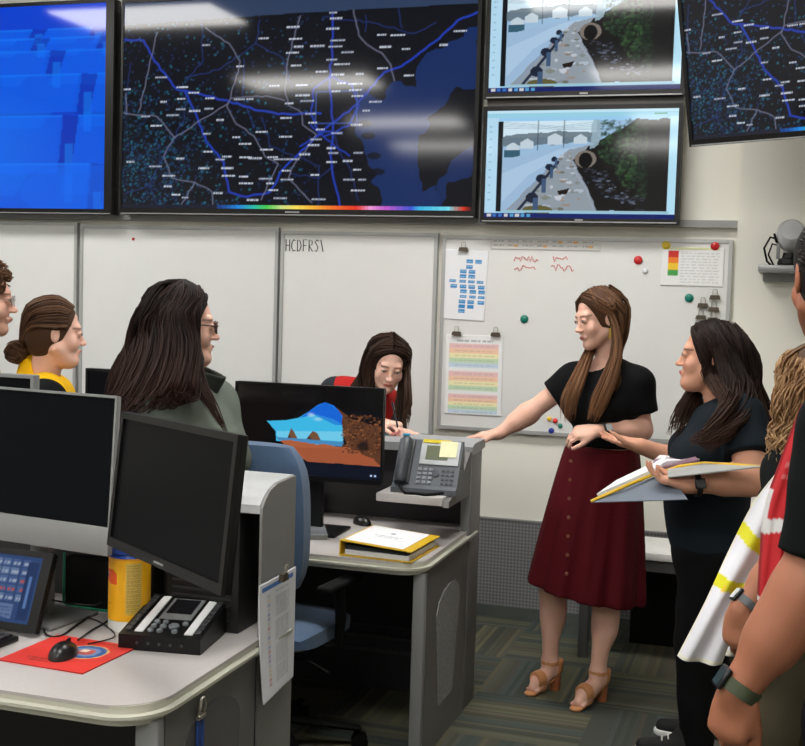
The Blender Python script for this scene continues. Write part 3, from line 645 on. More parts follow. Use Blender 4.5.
# touch screen tablet
def ui():
    I=Img(60,46,(58,86,140))
    for r in range(5):
        for c in range(7):
            col=random.choice([(96,124,176),(84,112,168),(120,146,190)])
            I.rect(2+c*7.2,3+r*6,8+c*7.2,8+r*6,col); I.words(3+c*7.2,5+r*6,7.5+c*7.2,1.2,(210,100,90) if random.random()<.3 else (190,205,228),.9,1.5)
    I.rect(2,34,46,44,(116,142,190)); 
    for k in range(5): I.words(3,35.5+k*1.8,45,.8,(60,86,140),.8,2)
    I.rect(50,4,58,44,(40,66,116)); I.rect(53,14,55,36,(110,150,214))
    return I
p=atZ(38,633,DZ+.012); q=.30
tb=monitor('black framed touch panel with blue and red buttons beside the keyboard',(p.x-q,p.y-.0,DZ+.012),math.radians(-2),math.radians(22),q,.215,DZ,ui(),emat('panel glow',.55,rough=.15),b=(.012,.03,.016,.02),arm=.08,name='touch_panel',cat='touch panel',stand=False,th=.02)
MB().box(-.06,.06,-.02,.05,0,.01,b=.002).box(-.05,.05,-.01,0,.0,.06).build('stand',blackmatte,tb)
# ================================================================ DESK ITEMS (near desk)
# keyboard
def keyboard(lab,loc,rz,W=.44,D=.14):
    t=thing('keyboard',lab,'keyboard',loc,rz); MB().box(-W/2,W/2,-D/2,D/2,0,.014,b=.004).build('case',black,t,smooth=40)
    m=MB()
    for r in range(5):
        for c in range(20): x=-W/2+.012+c*.0209; y=-D/2+.012+r*.0242; m.box(x,x+.0185,y,y+.0205,.0135,.021,b=.002)
    m.build('keys',mat('key caps',(28,28,30),.5),t); return t
pr=atZ(33,636,DZ); pf=atZ(0,658,DZ)
ang=math.atan2(-.04,1)
keyboard('black keyboard at the left edge beside the red mouse pad',(-2.09,2.60,DZ),math.radians(-3))
I=Img(60,60,(212,52,44))
I.ell(38,24,14,14,(222,186,110));I.ell(38,24,13,13,(38,84,150));I.ell(38,24,9,9,(120,150,190),.8);I.ell(38,24,6,6,(200,80,60),.9);I.ell(36,22,3,3,(230,220,190),.9)
I.words(12,46,36,1.6,(120,40,36),.8,3);I.words(16,50,30,1.4,(120,40,36),.8,3);I.words(36,4,54,1.2,(120,40,36),.6,3)
t=thing('mouse_pad','red square mouse pad with a round blue crest','mouse pad',(-1.685,2.612,DZ),math.radians(-3))
MB().box(-.125,.125,-.12,.12,0,.003).build('pad',mat('red rubber',(190,44,38),.7),t)
o=picture('print',I,.25,.24,mat('printed pad',(255,255,255),.6,attr=True),t); o.rotation_euler=(-PI/2,0,0); o.location=(-.125,-.12,.0034); 
t=thing('mouse','black computer mouse on the red pad','mouse',atZ(64,655,DZ+.004)+Vector((0,.0,0)),math.radians(12))
bm=bmesh.new();bmesh.ops.create_uvsphere(bm,u_segments=24,v_segments=14,radius=1)
for v in bm.verts:
    v.co=Vector((v.co.x*.033*(1-.12*v.co.y),v.co.y*.06,max(v.co.z,0)*.036*(1-.25*v.co.y)))
m=MB().bm(bm); m.build('shell',mat('mouse black',(24,24,26),.3),t,smooth=60); MB().box(-.0035,.0035,.02,.04,.022,.034,b=.002).build('wheel',blackmatte,t)
# canister
pc=atZ(129,627,DZ); 
t=thing('wipes_canister','yellow wipes canister with a blue lid and orange label','canister',pc,0)
MB().lathe([(.056,0),(.057,.004),(.057,.03)],n=40).build('bottom_band',mat('white plastic',(225,225,220),.4),t,smooth=40)
I=Img(176,80,(240,178,22))
I.rect(0,0,176,3,(225,160,30)); 
for cx in (28,116): I.ell(cx,22,20,18,(246,205,40),.8,.6);I.poly([(cx-14,16),(cx+4,14),(cx+12,20),(cx+12,34),(cx-2,33),(cx-14,28)],(226,92,36)); I.ell(cx-12,22,5,4,(90,90,150)); I.words(cx-13,20,cx-5,2,(220,220,240),.9,2)
for cx in (62,150): I.rect(cx-10,6,cx+12,72,(206,176,84)); [I.words(cx-8,9+k*2.6,cx+10,.9,(120,100,60),.7,3) for k in range(23)]
I.words(4,58,30,2,(190,130,30),.7,4)
o=picture('label',I,1,1,mat('printed can',(255,255,255),.35,attr=True),t)
me=o.data
for v in me.vertices:
    a=v.co.x*2*PI+PI*1.02; v.co=Vector((.0575*math.cos(a),.0575*math.sin(a),.03+v.co.z*.172))
MB().lathe([(.0572,.202),(.05,.212),(.05,.214),(.056,.214),(.056,.234),(.05,.24),(0,.242)],n=40).build('lid',mat('blue plastic',(20,62,150),.35),t,smooth=40)
# console
fl=Vector((-1.58,2.70,0));fr=Vector((-1.363,2.73,0)); u=(fr-fl);ang=math.atan2(u.y,u.x)
t=thing('dispatch_console','black radio console with white key strips and a small display','console',((fl+fr)/2+Vector((-.015,0,DZ))),ang)
Wc=.222;Dc=.25
def zt(y): return .04+.045*y/Dc
m=MB();n=[(-Wc/2,0,0),(Wc/2,0,0),(Wc/2,Dc,0),(-Wc/2,Dc,0),(-Wc/2,0,zt(0)),(Wc/2,0,zt(0)),(Wc/2,Dc,zt(Dc)),(-Wc/2,Dc,zt(Dc))]
m.add(n,[(3,2,1,0),(4,5,6,7),(0,1,5,4),(1,2,6,5),(2,3,7,6),(3,0,4,7)]); m.build('case',black,t)
Ms=Matrix.Translation((0,0,zt(0)))@Matrix.Rotation(math.atan2(.045,Dc),4,'X')
whitep=mat('white label strip',(226,228,230),.5)
MB().box(-.075,-.052,.02,.235,0,.003,M=Ms).build('label_strip',whitep,t);MB().box(.06,.082,.02,.235,0,.003,M=Ms).build('label_strip',whitep,t)
for x0 in (-.1,.088):
    m=MB()
    for k in range(9): m.box(x0,x0+.014,.022+k*.024,.04+k*.024,0,.006,b=.001,M=Ms)
    m.build('line_keys',mat('key grey',(60,61,64),.5),t)

MB().box(-.04,.05,.1,.225,0,.004,b=.002,M=Ms).build('display_bezel',mat('console grey',(120,122,124),.4),t,smooth=40)
MB().box(-.03,.04,.13,.215,.004,.0055,M=Ms).build('display',mat('lcd dark',(22,22,26),.2),t)
m=MB()
for x,y,r in ((-.035,.08,.009),(-.012,.082,.008),(-.035,.055,.008),(-.01,.055,.009),(.018,.06,.014),(.043,.078,.008),(-.035,.03,.008),(-.01,.03,.008),(.03,.03,.008)): m.lathe([(r,0),(r,.005),(r*.8,.007),(0,.0075)],n=16,M=Ms@Matrix.Translation((x,y,0)))
m.build('buttons',mat('button grey',(118,124,130),.4),t,smooth=40)
for k in range(5): MB().lathe([(.004,0),(.004,.002),(0,.002)],n=10,M=Matrix.Translation((-.06+k*.03,0,.02))@Matrix.Rotation(PI/2,4,'X')).build('jack',mat('jack grey',(60,60,62),.5),t)
# coiled pale cable behind console
o=MB().tube([atZ(168,606,DZ+.03)+Vector((0,.06,0)),atZ(171,598,DZ+.05)+Vector((0,.04,.02)),atZ(184,592,DZ+.08),atZ(200,602,DZ+.05),atZ(206,612,DZ+.02)],.004).build('cable',mat('pale cable',(206,196,170),.5),smooth=60); tag(o,'pale looped cable behind the radio console','cable')
# mouse and panel cables
def cab(pts,lab,r=.0028,c=(18,18,18)):
    P=[Vector(p) for p in pts]; Q=[]
    for i in range(len(P)-1):
        p0=P[max(i-1,0)];p1=P[i];p2=P[i+1];p3=P[min(i+2,len(P)-1)]
        for s in range(6):
            u=s/6; Q.append(.5*((2*p1)+(-p0+p2)*u+(2*p0-5*p1+4*p2-p3)*u*u+(-p0+3*p1-3*p2+p3)*u**3))
    Q.append(P[-1])
    o=MB().tube(Q,r,n=6).build('cable',mat('black cable',c,.5),smooth=60); return tag(o,lab,'cable','cables on the near desk')
Z=DZ+.004
cab([atZ(78,640,Z+.01),atZ(92,630,Z),atZ(110,618,Z),atZ(100,606,Z),atZ(60,612,Z),atZ(46,622,Z)],'black mouse cable running back from the mouse')
cab([atZ(52,600,Z+.06),atZ(70,603,Z+.03),atZ(95,605,Z+.02),atZ(112,596,Z+.03)],'black cable crossing under the silver screen')
cab([atZ(44,622,Z),atZ(46,634,Z),atZ(60,636,Z),atZ(78,624,Z),atZ(96,612,Z)],'black cable bunched left of the canister')
cab([atZ(84,617,Z),atZ(100,622,Z),atZ(115,640-4,Z),atZ(88,644,Z+.006)],'thin black cable lying across the pad corner',r=.002)
# green rimmed box
p=atZ(84,606,DZ)
t=thing('green_rimmed_box','black box with a green rim under the silver screen','box',(p.x+.02,p.y-.02,DZ))
MB().box(-.065,.085,-.01,.03,.006,.15,b=.004).build('case',blackmatte,t,smooth=40)
MB().tube([(-.067,-.012,.16),(-.068,-.012,.02),(-.055,-.012,.004),(.085,-.012,.004)],.004).build('rim',mat('green plastic',(24,130,96),.5),t,smooth=60)
# equipment tower in the hutch
t=thing('computer_tower','black equipment box inside the end of the near hutch','computer',(-1.47,3.02,DZ))
MB().box(-.12,.10,-.08,.1,.0,.33,b=.004).build('case',mat('tower black',(18,18,19),.5),t,smooth=40)
for x,z in ((.0,.30),(.0,.22),(-.06,.26),(.06,.16)): MB().lathe([(.004,0),(.003,.003),(0,.003)],n=10,M=Matrix.Translation((x,-.08,z))@Matrix.Rotation(PI/2,4,'X')).build('screw',clipl,t)
m=MB()
for k in range(6): m.box(-.1,.08,-.084,-.08,.03+k*.02,.036+k*.02)
m.build('vent',mat('vent grey',(34,34,36),.5),t)
# document on hutch side
Xd=XL1+.012
t=thing('document_sheets','white printed sheets clipped to the side of the near hutch','paper',(Xd,2.89,.565),PI/2)
I=Img(54,100,(226,228,234))
I.rect(4,4,50,8,(70,120,190)); 
for k in range(38): I.words(24,12+k*2.1,44,.9,(150,156,170),.7,4); 
for k in range(20): I.rect(12,12+k*4,16,14.5+k*4,random.choice([(150,130,190),(200,120,120),(120,150,200),(190,190,190),(210,190,140)]),.6)
o=picture('print',I,.25,.32,papc,t,bend=lambda u,v:(1-v)**2*-.02*(1-u)-.002); so=o.modifiers.new('t','SOLIDIFY');so.thickness=.003
tt=thing('binder_clip','silver clip holding the printed sheets on the near hutch','clip',(Xd+.012,3.01,.885),PI/2)
MB().prism([(-.019,-.01),(.019,-.01),(.014,.01),(-.014,.01)],.016,M=Matrix.Rotation(PI/2,4,'X'),b=.001).build('clamp',clipm,tt)
MB().tube([(-.008,-.01,.008),(-.009,-.014,.022),(-.007,-.016,.034),(.007,-.016,.034),(.009,-.014,.022),(.008,-.01,.008)],.0024,n=6).build('handle',clipl,tt,smooth=60)
tt=thing('binder_clip','silver hook clip with blue lanyard on the near desk end panel','clip',(XL1+.006,2.565,.665),PI/2)
MB().tube([(-.012,-.006,-.02),(-.014,-.01,.0),(-.006,-.01,.022),(.006,-.01,.022),(.014,-.01,.0),(.012,-.006,-.02)],.004,n=8).build('handle',clipl,tt,smooth=60)
MB().box(-.02,.02,-.012,0,-.03,-.018,b=.003).build('clamp',clipl,tt,smooth=40)
MB().box(-.016,-.005,-.006,-.002,-.2,-.03).box(.002,.014,-.008,-.004,-.2,-.03).build('lanyard',mat('blue lanyard',(40,76,150),.7),tt)
# ================================================================ FAR DESK ITEMS
# desk phone
sx2=(atY(388,487,4.33).x+atY(458,490,4.33).x)/2
t=thing('desk_phone','grey office desk phone with a yellow sticky note on the raised shelf','telephone',(sx2,4.40,.915),math.radians(3))
gph=mat('phone grey',(92,97,104),.45,var=.02); gphl=mat('phone silver',(196,200,204),.4)
worldp=None
W2=.126
m=yz([(-.085,.0),(-.085,.02),(-.06,.03),(.045,.19),(.06,.19),(.07,.16),(.06,0)],-W2,W2); m.build('body',gph,t)
th=math.atan2(.16,.105); Mf=Matrix.Translation((0,-.06,.031))@Matrix.Rotation(th,4,'X')
L=math.hypot(.16,.105)
MB().box(-.035,.118,.085,L-.004,0,.006,b=.003,M=Mf).build('display_bezel',gphl,t,smooth=40)
MB().box(-.012,.075,.105,.165,.006,.008,M=Mf).build('display',mat('lcd olive',(112,118,96),.25),t)
MB().box(-.03,.08,.176,.19,.006,.009,M=Mf).build('name_strip',mat('yellow strip',(226,206,40),.5),t)
MB().box(.045,.112,.115,.182,.009,.0105,M=Mf@Matrix.Rotation(.03,4,'Z')).build('sticky_note',mat('sticky note',(238,238,196),.8),t)
m=MB()
for r in range(4):
    for c in range(3): m.box(-.035+c*.022,-.02+c*.022,.005+r*.018,.017+r*.018,0,.005,b=.0015,M=Mf)
m.build('keypad',mat('phone keys',(140,145,152),.5),t)
m=MB()
for r in range(4):
    for c in range(3): m.box(.06+c*.018,.072+c*.018,.005+r*.018,.015+r*.018,0,.004,b=.0015,M=Mf)
m.lathe([(.013,0),(.013,.005),(0,.006)],n=18,M=Mf@Matrix.Translation((.037,.05,0)))
m.build('function_keys',mat('phone dark keys',(70,74,82),.5),t)
hm=mat('handset grey',(66,70,76),.4)
m=MB().tube([(-.09,.0,.028),(-.09,.018,.036),(-.09,.09,.034),(-.09,.155,.034),(-.09,.172,.026)],[.022,.026,.021,.026,.022],n=12); m.v=[(Mf@Vector(v))[:] for v in m.v]; m.build('handset',hm,t,smooth=60)
MB().box(-.12,-.06,.0,.19,0,.012,b=.006,M=Mf).build('cradle',mat('cradle',(46,48,52),.5),t,smooth=40)
MB().tube([(-.09,-.1,.03),(-.06,-.12,.006),(-.02,-.11,.006),(.02,-.125,.006),(.05,-.1,.006),(.08,-.08,.01)],.006).build('cord',blackmatte,t,smooth=60)
# yellow binder on desk
yel=mat('yellow vinyl',(222,182,40),.4,var=.03); 
bA=atZ(343,556,DZ);bB=atZ(413,569,DZ);bC=atZ(446,546,DZ)
W3=.36;D3=.30
ang=math.atan2((bB-bA).y,(bB-bA).x)
t=thing('ring_binder','yellow ring binder with a white cover sheet lying on the far desk','binder',(bA.x+.13,bA.y+.15,DZ),math.radians(-3))
bw,bd=.135,.155
m=MB().box(-bw,bw,-bd,bd,0,.004,b=.001); m.build('back_cover',yel,t)
m=MB().box(-bw,bw,-bd,bd,0,.004,b=.001,M=Matrix.Translation((0,0,.045))@Matrix.Rotation(math.radians(3.5),4,'Y')); m.build('front_cover',yel,t)
MB().box(-bw-.003,-bw+.002,-bd,bd,.0,.055,b=.001).build('spine',yel,t)
MB().box(-bw+.015,bw-.012,-bd+.01,bd-.01,.005,.022,M=None).build('pages',paper,t)
MB().box(-bw+.012,bw-.02,-bd+.012,bd-.01,.025,.036,M=Matrix.Rotation(math.radians(2),4,'Y')).build('dividers',mat('dark dividers',(40,46,44),.6),t)
m=MB()
for y in (-.1,0,.1): m.tube([(-bw+.03+.016*math.cos(a),y,.02+.016*math.sin(a)) for a in [k*PI/5 for k in range(10)]],.0025,closed=True)
m.build('rings',clipl,t)
I=Img(60,72,(236,238,242)); I.ell(30,22,3,2.5,(90,100,120),.8); I.words(16,34,46,1.5,(140,150,160),.8,4);I.words(20,39,42,1.3,(140,150,160),.8,4);I.words(10,46,50,1,(170,176,184),.6,4)
o=picture('cover_sheet',I,.225,.285,papc,t); o.rotation_euler=(-PI/2,0,0)
o.matrix_local=Matrix.Translation((0,0,.0505))@Matrix.Rotation(math.radians(3.5),4,'Y')@Matrix.Translation((-.125,-.142,0))@Matrix.Rotation(-PI/2,4,'X')
# keyboard / laptop and papers on the far desk, hidden by the chair
t=thing('laptop','closed silver laptop beside the yellow binder on the far desk','laptop',atZ(305,532,DZ)+Vector((-.05,-0.06,0)),math.radians(25))
MB().box(-.15,.15,-.11,.11,0,.012,b=.004).build('base',silver,t,smooth=40);MB().box(-.15,.15,-.11,.11,.0125,.02,b=.003).build('lid',mat('laptop lid',(150,156,162),.35,metal=.3),t,smooth=40)
t=thing('mouse','black computer mouse behind the yellow binder','mouse',atZ(362,524,DZ),.8)
bm=bmesh.new();bmesh.ops.create_uvsphere(bm,u_segments=20,v_segments=12,radius=1)
for v in bm.verts: v.co=Vector((v.co.x*.032,v.co.y*.055,max(v.co.z,0)*.036))
MB().bm(bm).build('shell',mat('mouse black',(24,24,26),.3),t,smooth=60); MB().box(-.003,.003,.02,.038,.022,.034,b=.001).build('wheel',blackmatte,t)
t=thing('power_box','small black power box under the phone shelf','power box',atZ(437,520,DZ)+Vector((0,.05,0)))
MB().box(-.06,.04,-.03,.05,0,.07,b=.004).build('case',blackmatte,t,smooth=40); MB().box(-.045,-.02,-.034,-.03,.04,.05).box(.0,.025,-.034,-.03,.04,.05).build('socket',mat('socket grey',(70,70,72),.5),t)
# ================================================================ OFFICE CHAIR
blue=mat('blue upholstery',(76,102,134),.85,var=.05,vscale=20,bump=.4,bscale=500,sheen=.3)
t=thing('office_chair','blue upholstered office chair on castors behind the near desk','office chair',(-1.685,3.95,0),math.radians(-6))
# local: faces +Y (towards far desk)
def pad(w,d,h,M,seg=10,puff=.35):
    bm=bmesh.new();bmesh.ops.create_cube(bm,size=1);bmesh.ops.subdivide_edges(bm,edges=list(bm.edges),cuts=9,use_grid_fill=True)
    for v in bm.verts:
        x,y,z=v.co*2; 
        k=(1-puff*.5*(abs(y)**3)); e=(1-.12*abs(y)**4)*(1-.12*abs(x)**4*0)
        rx=(1-.1*abs(y)**6-.0);ry=(1-.1*abs(x)**6)
        v.co=Vector((x*w/2*rx,y*d/2*ry,z*h/2*(1-.45*abs(x)**5)*(1-.45*abs(y)**5)))
    return MB().bm(bm,M=M)
pad(.44,.44,.09,Matrix.Translation((-.01,.02,.455))).build('seat',blue,t,smooth=60)
bm=bmesh.new();bmesh.ops.create_cube(bm,size=1);bmesh.ops.subdivide_edges(bm,edges=list(bm.edges),cuts=11,use_grid_fill=True)
for v in bm.verts:
    x,y,z=v.co*2; wz=(.235+.02*math.sin((z+1)*1.2)) if z>-2 else .2
    wz*= (1-.18*max(z,0)**5)*(1-.1*max(-z,0)**5); hz=.25*(1-.03*abs(x)**4)
    v.co=Vector((x*wz,y*.05*(1-.5*abs(x)**4)*(1-.5*abs(z)**6)-.05*(1-x*x)*.4,z*hz))
MB().bm(bm,M=Matrix.Translation((0,-.27,.915))@Matrix.Rotation(math.radians(7),4,'X')).build('backrest',blue,t,smooth=60)
MB().tube([(0,-.05,.40),(0,-.26,.42),(0,-.31,.55),(0,-.32,.85)],.022,flat=.6).build('back_support',blackmatte,t,smooth=60)
for s in (-1,1):
    m=MB().tube([(s*.2,.0,.41),(s*.24,.02,.42),(s*.255,.0,.52),(s*.255,-.02,.64)],[.014,.016,.02,.02]); m.build('armrest_post',blackmatte,t,smooth=60)
    MB().box(s*.255-.03,s*.255+.03,-.14,.12,.635,.66,b=.01).build('armrest',blackmatte,t,smooth=60)
MB().lathe([(.03,.08),(.03,.25),(.02,.25),(.02,.40),(.09,.41),(.09,.42)],n=20).build('gas_column',blackmatte,t,smooth=40)
for k in range(5):
    a=k*2*PI/5+.5; c,s=math.cos(a),math.sin(a)
    MB().tube([(.02*c,.02*s,.12),(.15*c,.15*s,.10),(.31*c,.31*s,.075)],[.028,.024,.016],flat=.7).build('leg',blackmatte,t,smooth=60)
    m=MB(); M0=Matrix.Translation((.31*c,.31*s,.03))@Matrix.Rotation(a,4,'Z')
    for off in (-.018,.018): m.lathe([(.012,-.008),(.03,-.008),(.03,.008),(.012,.008)],n=20,M=M0@Matrix.Translation((0,off,0))@Matrix.Rotation(PI/2,4,'X'))
    m.lathe([(.006,0),(.006,.05)],n=10,M=M0); m.build('castor',black,t,smooth=40)
MB().tube([(.0,-.1,.40),(.2,-.12,.385),(.28,-.13,.36)],.006).build('height_lever',blackmatte,t,smooth=60)
# papers and cap things on the counter
o=MB().box(-.07,.03,-.02,.02,0,.006,b=.002,M=Matrix.Translation((atY(403,437,4.74).x,4.74,cz+.0005))@Matrix.Rotation(.2,4,'Z')).build('note_pad',mat('turquoise pad',(30,150,190),.5),smooth=40); tag(o,'small turquoise notepad on the counter under the writing hand','notepad')

# monitor arm for the angled screen, clamped to the desk behind it
_m=MON; inv=(Matrix.Translation(_m.location)@Matrix.Rotation(_m.rotation_euler.z,4,'Z')).inverted()
mid=Vector(MBL)+(Matrix.Rotation(-.658,4,'Z')@Matrix.Rotation(-.109,4,'X'))@Vector((.29,.022,.17))
pts=[mid,mid+Vector((-.03,.12,-.02)),Vector((-1.66,2.88,1.02)),Vector((-1.67,3.04,.98)),Vector((-1.67,3.04,.735))]
MB().tube([inv@p for p in pts],.016).build('swing_arm',blackmatte,_m,smooth=50)
# ================================================================ PEOPLE : distance-field modelling
def V(*a): return np.array(a,float)
class Field:
    def __init__(s): s.p=[]
    def cap(s,a,b,ra,rb=None,k=.02,clip=None,op='u',flat=None):
        s.p.append(('cap',np.array(a,float),np.array(b,float),ra,rb if rb is not None else ra,k,clip,op,flat)); return s
    def ell(s,c,r,R=None,k=.02,clip=None,op='u'):
        s.p.append(('ell',np.array(c,float),np.array(r,float),np.eye(3) if R is None else np.array(R,float),None,k,clip,op,None)); return s
    def box(s,c,h,R=None,rd=.005,k=.01,clip=None,op='u'):
        s.p.append(('box',np.array(c,float),np.array(h,float),np.eye(3) if R is None else np.array(R,float),rd,k,clip,op,None)); return s
    def fn(s,f,lo,hi,k=.02,op='u'):
        s.p.append(('fn',np.array(lo,float),np.array(hi,float),f,None,k,None,op,None)); return s
    def copy(s): f=Field(); f.p=list(s.p); return f
    def bounds(s,pad=.0):
        lo=np.full(3,1e9);hi=-lo
        for q in s.p:
            if q[7]!='u': continue
            a,b=s.bb(q); lo=np.minimum(lo,a);hi=np.maximum(hi,b)
        return lo-pad,hi+pad
    def bb(s,q):
        if q[0]=='cap': r=max(q[3],q[4]); return np.minimum(q[1],q[2])-r,np.maximum(q[1],q[2])+r
        if q[0]=='ell' or q[0]=='box': e=np.abs(q[3])@q[2]; return q[1]-e,q[1]+e
        return q[1],q[2]
    def mesh(s,res,lo=None,hi=None,noise=None,cut=()):
        a,b=s.bounds(res*2)
        if lo is not None: a=np.maximum(a,lo)
        if hi is not None: b=np.minimum(b,hi)
        n=np.ceil((b-a)/res).astype(int)+1
        ax=[a[i]+res*np.arange(n[i]) for i in range(3)]
        D=np.full(n,.08,np.float32)
        for q in s.p:
            l,h=s.bb(q); m=q[5]+res*2+.012
            i0=np.clip(np.floor((l-m-a)/res).astype(int),0,n); i1=np.clip(np.ceil((h+m-a)/res).astype(int)+1,0,n)
            if np.any(i1<=i0): continue
            X,Y,Z=np.meshgrid(ax[0][i0[0]:i1[0]],ax[1][i0[1]:i1[1]],ax[2][i0[2]:i1[2]],indexing='ij')
            if q[0]=='cap':
                A,B,ra,rb=q[1:5]; ab=B-A; L=ab@ab+1e-12
                t=np.clip(((X-A[0])*ab[0]+(Y-A[1])*ab[1]+(Z-A[2])*ab[2])/L,0,1)
                dx,dy,dz=X-A[0]-t*ab[0],Y-A[1]-t*ab[1],Z-A[2]-t*ab[2]
                if q[8] is not None: # flattened capsule: squash along a direction
                    nn,f=q[8]; nn=np.array(nn,float)/np.linalg.norm(nn); dn=dx*nn[0]+dy*nn[1]+dz*nn[2]; g=(f-1)*dn; dx,dy,dz=dx+g*nn[0],dy+g*nn[1],dz+g*nn[2]
                    d=(np.sqrt(dx*dx+dy*dy+dz*dz)-(ra+(rb-ra)*t))/max(1,f*.7)
                else: d=np.sqrt(dx*dx+dy*dy+dz*dz)-(ra+(rb-ra)*t)
            elif q[0] in('ell','box'):
                C0,r,R=q[1:4]; P=[X-C0[0],Y-C0[1],Z-C0[2]]
                u=[(P[0]*R[0][j]+P[1]*R[1][j]+P[2]*R[2][j]) for j in range(3)]
                if q[0]=='ell':
                    k0=np.sqrt(sum((u[j]/r[j])**2 for j in range(3))); k1=np.sqrt(sum((u[j]/r[j]**2)**2 for j in range(3)))+1e-9; d=k0*(k0-1)/k1
                else:
                    rd=q[4]; w=[np.abs(u[j])-(r[j]-rd) for j in range(3)]
                    d=np.sqrt(sum(np.maximum(v,0)**2 for v in w))+np.minimum(np.maximum(np.maximum(w[0],w[1]),w[2]),0)-rd
            else: d=q[3](X,Y,Z)
            if q[6] is not None:
                for (cp,cn) in q[6]:
                    cn=np.array(cn,float);cn=cn/np.linalg.norm(cn); d=np.maximum(d,(X-cp[0])*cn[0]+(Y-cp[1])*cn[1]+(Z-cp[2])*cn[2])
            sl=tuple(slice(i0[j],i1[j]) for j in range(3)); E=D[sl]; k=q[5]
            if q[7]=='u':
                h=np.maximum(k-np.abs(E-d),0)/k; D[sl]=np.minimum(E,d)-h*h*k*.25
            elif q[7]=='s':
                d=-d; h=np.maximum(k-np.abs(E-d),0)/k; D[sl]=np.maximum(E,d)+h*h*k*.25
        if noise is not None or cut:
            X,Y,Z=np.meshgrid(*ax,indexing='ij')
            if noise is not None: D=D+noise(X,Y,Z)
            for cp,cn in cut:
                cn=np.array(cn,float);cn=cn/np.linalg.norm(cn); D=np.maximum(D,(X-cp[0])*cn[0]+(Y-cp[1])*cn[1]+(Z-cp[2])*cn[2])
        # close the borders of the block
        for j in range(3):
            i=[slice(None)]*3; i[j]=0; D[tuple(i)]=np.maximum(D[tuple(i)],res*.5); i[j]=-1; D[tuple(i)]=np.maximum(D[tuple(i)],res*.5)
        return nets(D,a,res)
def nets(D,org,res):
    S=D<0; n=np.array(D.shape)-1
    cnt=np.zeros(n,np.int8)
    cor=[(i,j,k) for i in (0,1) for j in (0,1) for k in (0,1)]
    sub=lambda A,c:A[c[0]:c[0]+n[0],c[1]:c[1]+n[1],c[2]:c[2]+n[2]]
    for c in cor: cnt+=sub(S,c)
    act=(cnt>0)&(cnt<8); ids=np.argwhere(act)
    if len(ids)==0: return np.zeros((0,3)),np.zeros((0,4),int)
    idx=-np.ones(n,int); idx[act]=np.arange(len(ids))
    acc=np.zeros((len(ids),3));w=np.zeros(len(ids))
    I,J,K=ids.T
    for c in cor:
        for ax in range(3):
            if c[ax]: continue
            e=list(c);e[ax]=1
            d0=D[I+c[0],J+c[1],K+c[2]];d1=D[I+e[0],J+e[1],K+e[2]]; m=(d0<0)!=(d1<0)
            t=np.where(m,d0/np.where(m,d0-d1,1),0); p=np.tile(np.array(c,float),(len(ids),1)); p[:,ax]+=t
            acc+=p*m[:,None]; w+=m
    vs=(ids+acc/w[:,None])*res+org
    F=[]
    for ax in range(3):
        o=[0,1,2];o.remove(ax);b,c=o
        s0=[slice(None)]*3;s1=[slice(None)]*3; s0[ax]=slice(0,-1);s1[ax]=slice(1,None)
        E=S[tuple(s0)]!=S[tuple(s1)]; q=np.argwhere(E)
        q=q[(q[:,b]>0)&(q[:,c]>0)&(q[:,b]<D.shape[b]-1)&(q[:,c]<D.shape[c]-1)]
        inside=S[tuple(q.T)]
        g=[]
        for db,dc in ((1,1),(0,1),(0,0),(1,0)):
            z=q.copy(); z[:,b]-=db;z[:,c]-=dc; g.append(idx[tuple(z.T)])
        f=np.stack(g,1); fl=inside if ax!=1 else ~inside
        f[~fl]=f[~fl][:,::-1]; F.append(f)
    F=np.concatenate(F); F=F[(F>=0).all(1)]
    return vs,F
def blob(name,parts,m,parent=None,color=None,smooth_it=2,base=(0,0,0)):
    """parts: list of (verts, quads); one mesh object"""
    vs=[];fs=[];k=0
    for v,f in parts: vs.append(v);fs.append(f+k);k+=len(v)
    v=np.concatenate(vs);f=np.concatenate(fs)
    # light laplacian smoothing
    e=np.concatenate([f[:,[0,1]],f[:,[1,2]],f[:,[2,3]],f[:,[3,0]]]); 
    for _ in range(smooth_it):
        s=np.zeros_like(v);c=np.zeros(len(v)); 
        for j in range(3): s[:,j]=np.bincount(e[:,0],v[e[:,1],j],len(v))+np.bincount(e[:,1],v[e[:,0],j],len(v))
        c=np.bincount(e[:,0],minlength=len(v))+np.bincount(e[:,1],minlength=len(v)); v=v*.5+.5*s/np.maximum(c,1)[:,None]
    me=bpy.data.meshes.new(name); me.vertices.add(len(v)); me.vertices.foreach_set('co',(v-np.array(base)).astype(np.float32).ravel())
    me.loops.add(f.size); me.loops.foreach_set('vertex_index',f.astype(np.int32).ravel()); me.polygons.add(len(f)); me.polygons.foreach_set('loop_start',np.arange(0,f.size,4,dtype=np.int32)); me.polygons.foreach_set('loop_total',np.full(len(f),4,np.int32))
    me.polygons.foreach_set('use_smooth',[True]*len(f)); me.update(calc_edges=True)
    if color is not None:
        a=me.color_attributes.new('Col','FLOAT_COLOR','POINT'); cc=color(v); a.data.foreach_set('color',np.concatenate([cc,np.ones((len(v),1))],1).astype(np.float32).ravel())
    me.materials.append(m); o=bpy.data.objects.new(name,me); COL.objects.link(o); o.parent=parent; return o
def unit(v): v=np.array(v,float); return v/(np.linalg.norm(v)+1e-12)
def basis(fwd,up=(0,0,1),roll=0):
    """columns: right-hand side x (person's left = -x ... x = fwd x up), y forward, z up"""
    y=unit(fwd); x=unit(np.cross(y,np.array(up,float))); z=np.cross(x,y)
    if roll: c,s=math.cos(roll),math.sin(roll); x,z=c*x+s*z,-s*x+c*z
    return np.stack([x,y,z],1)
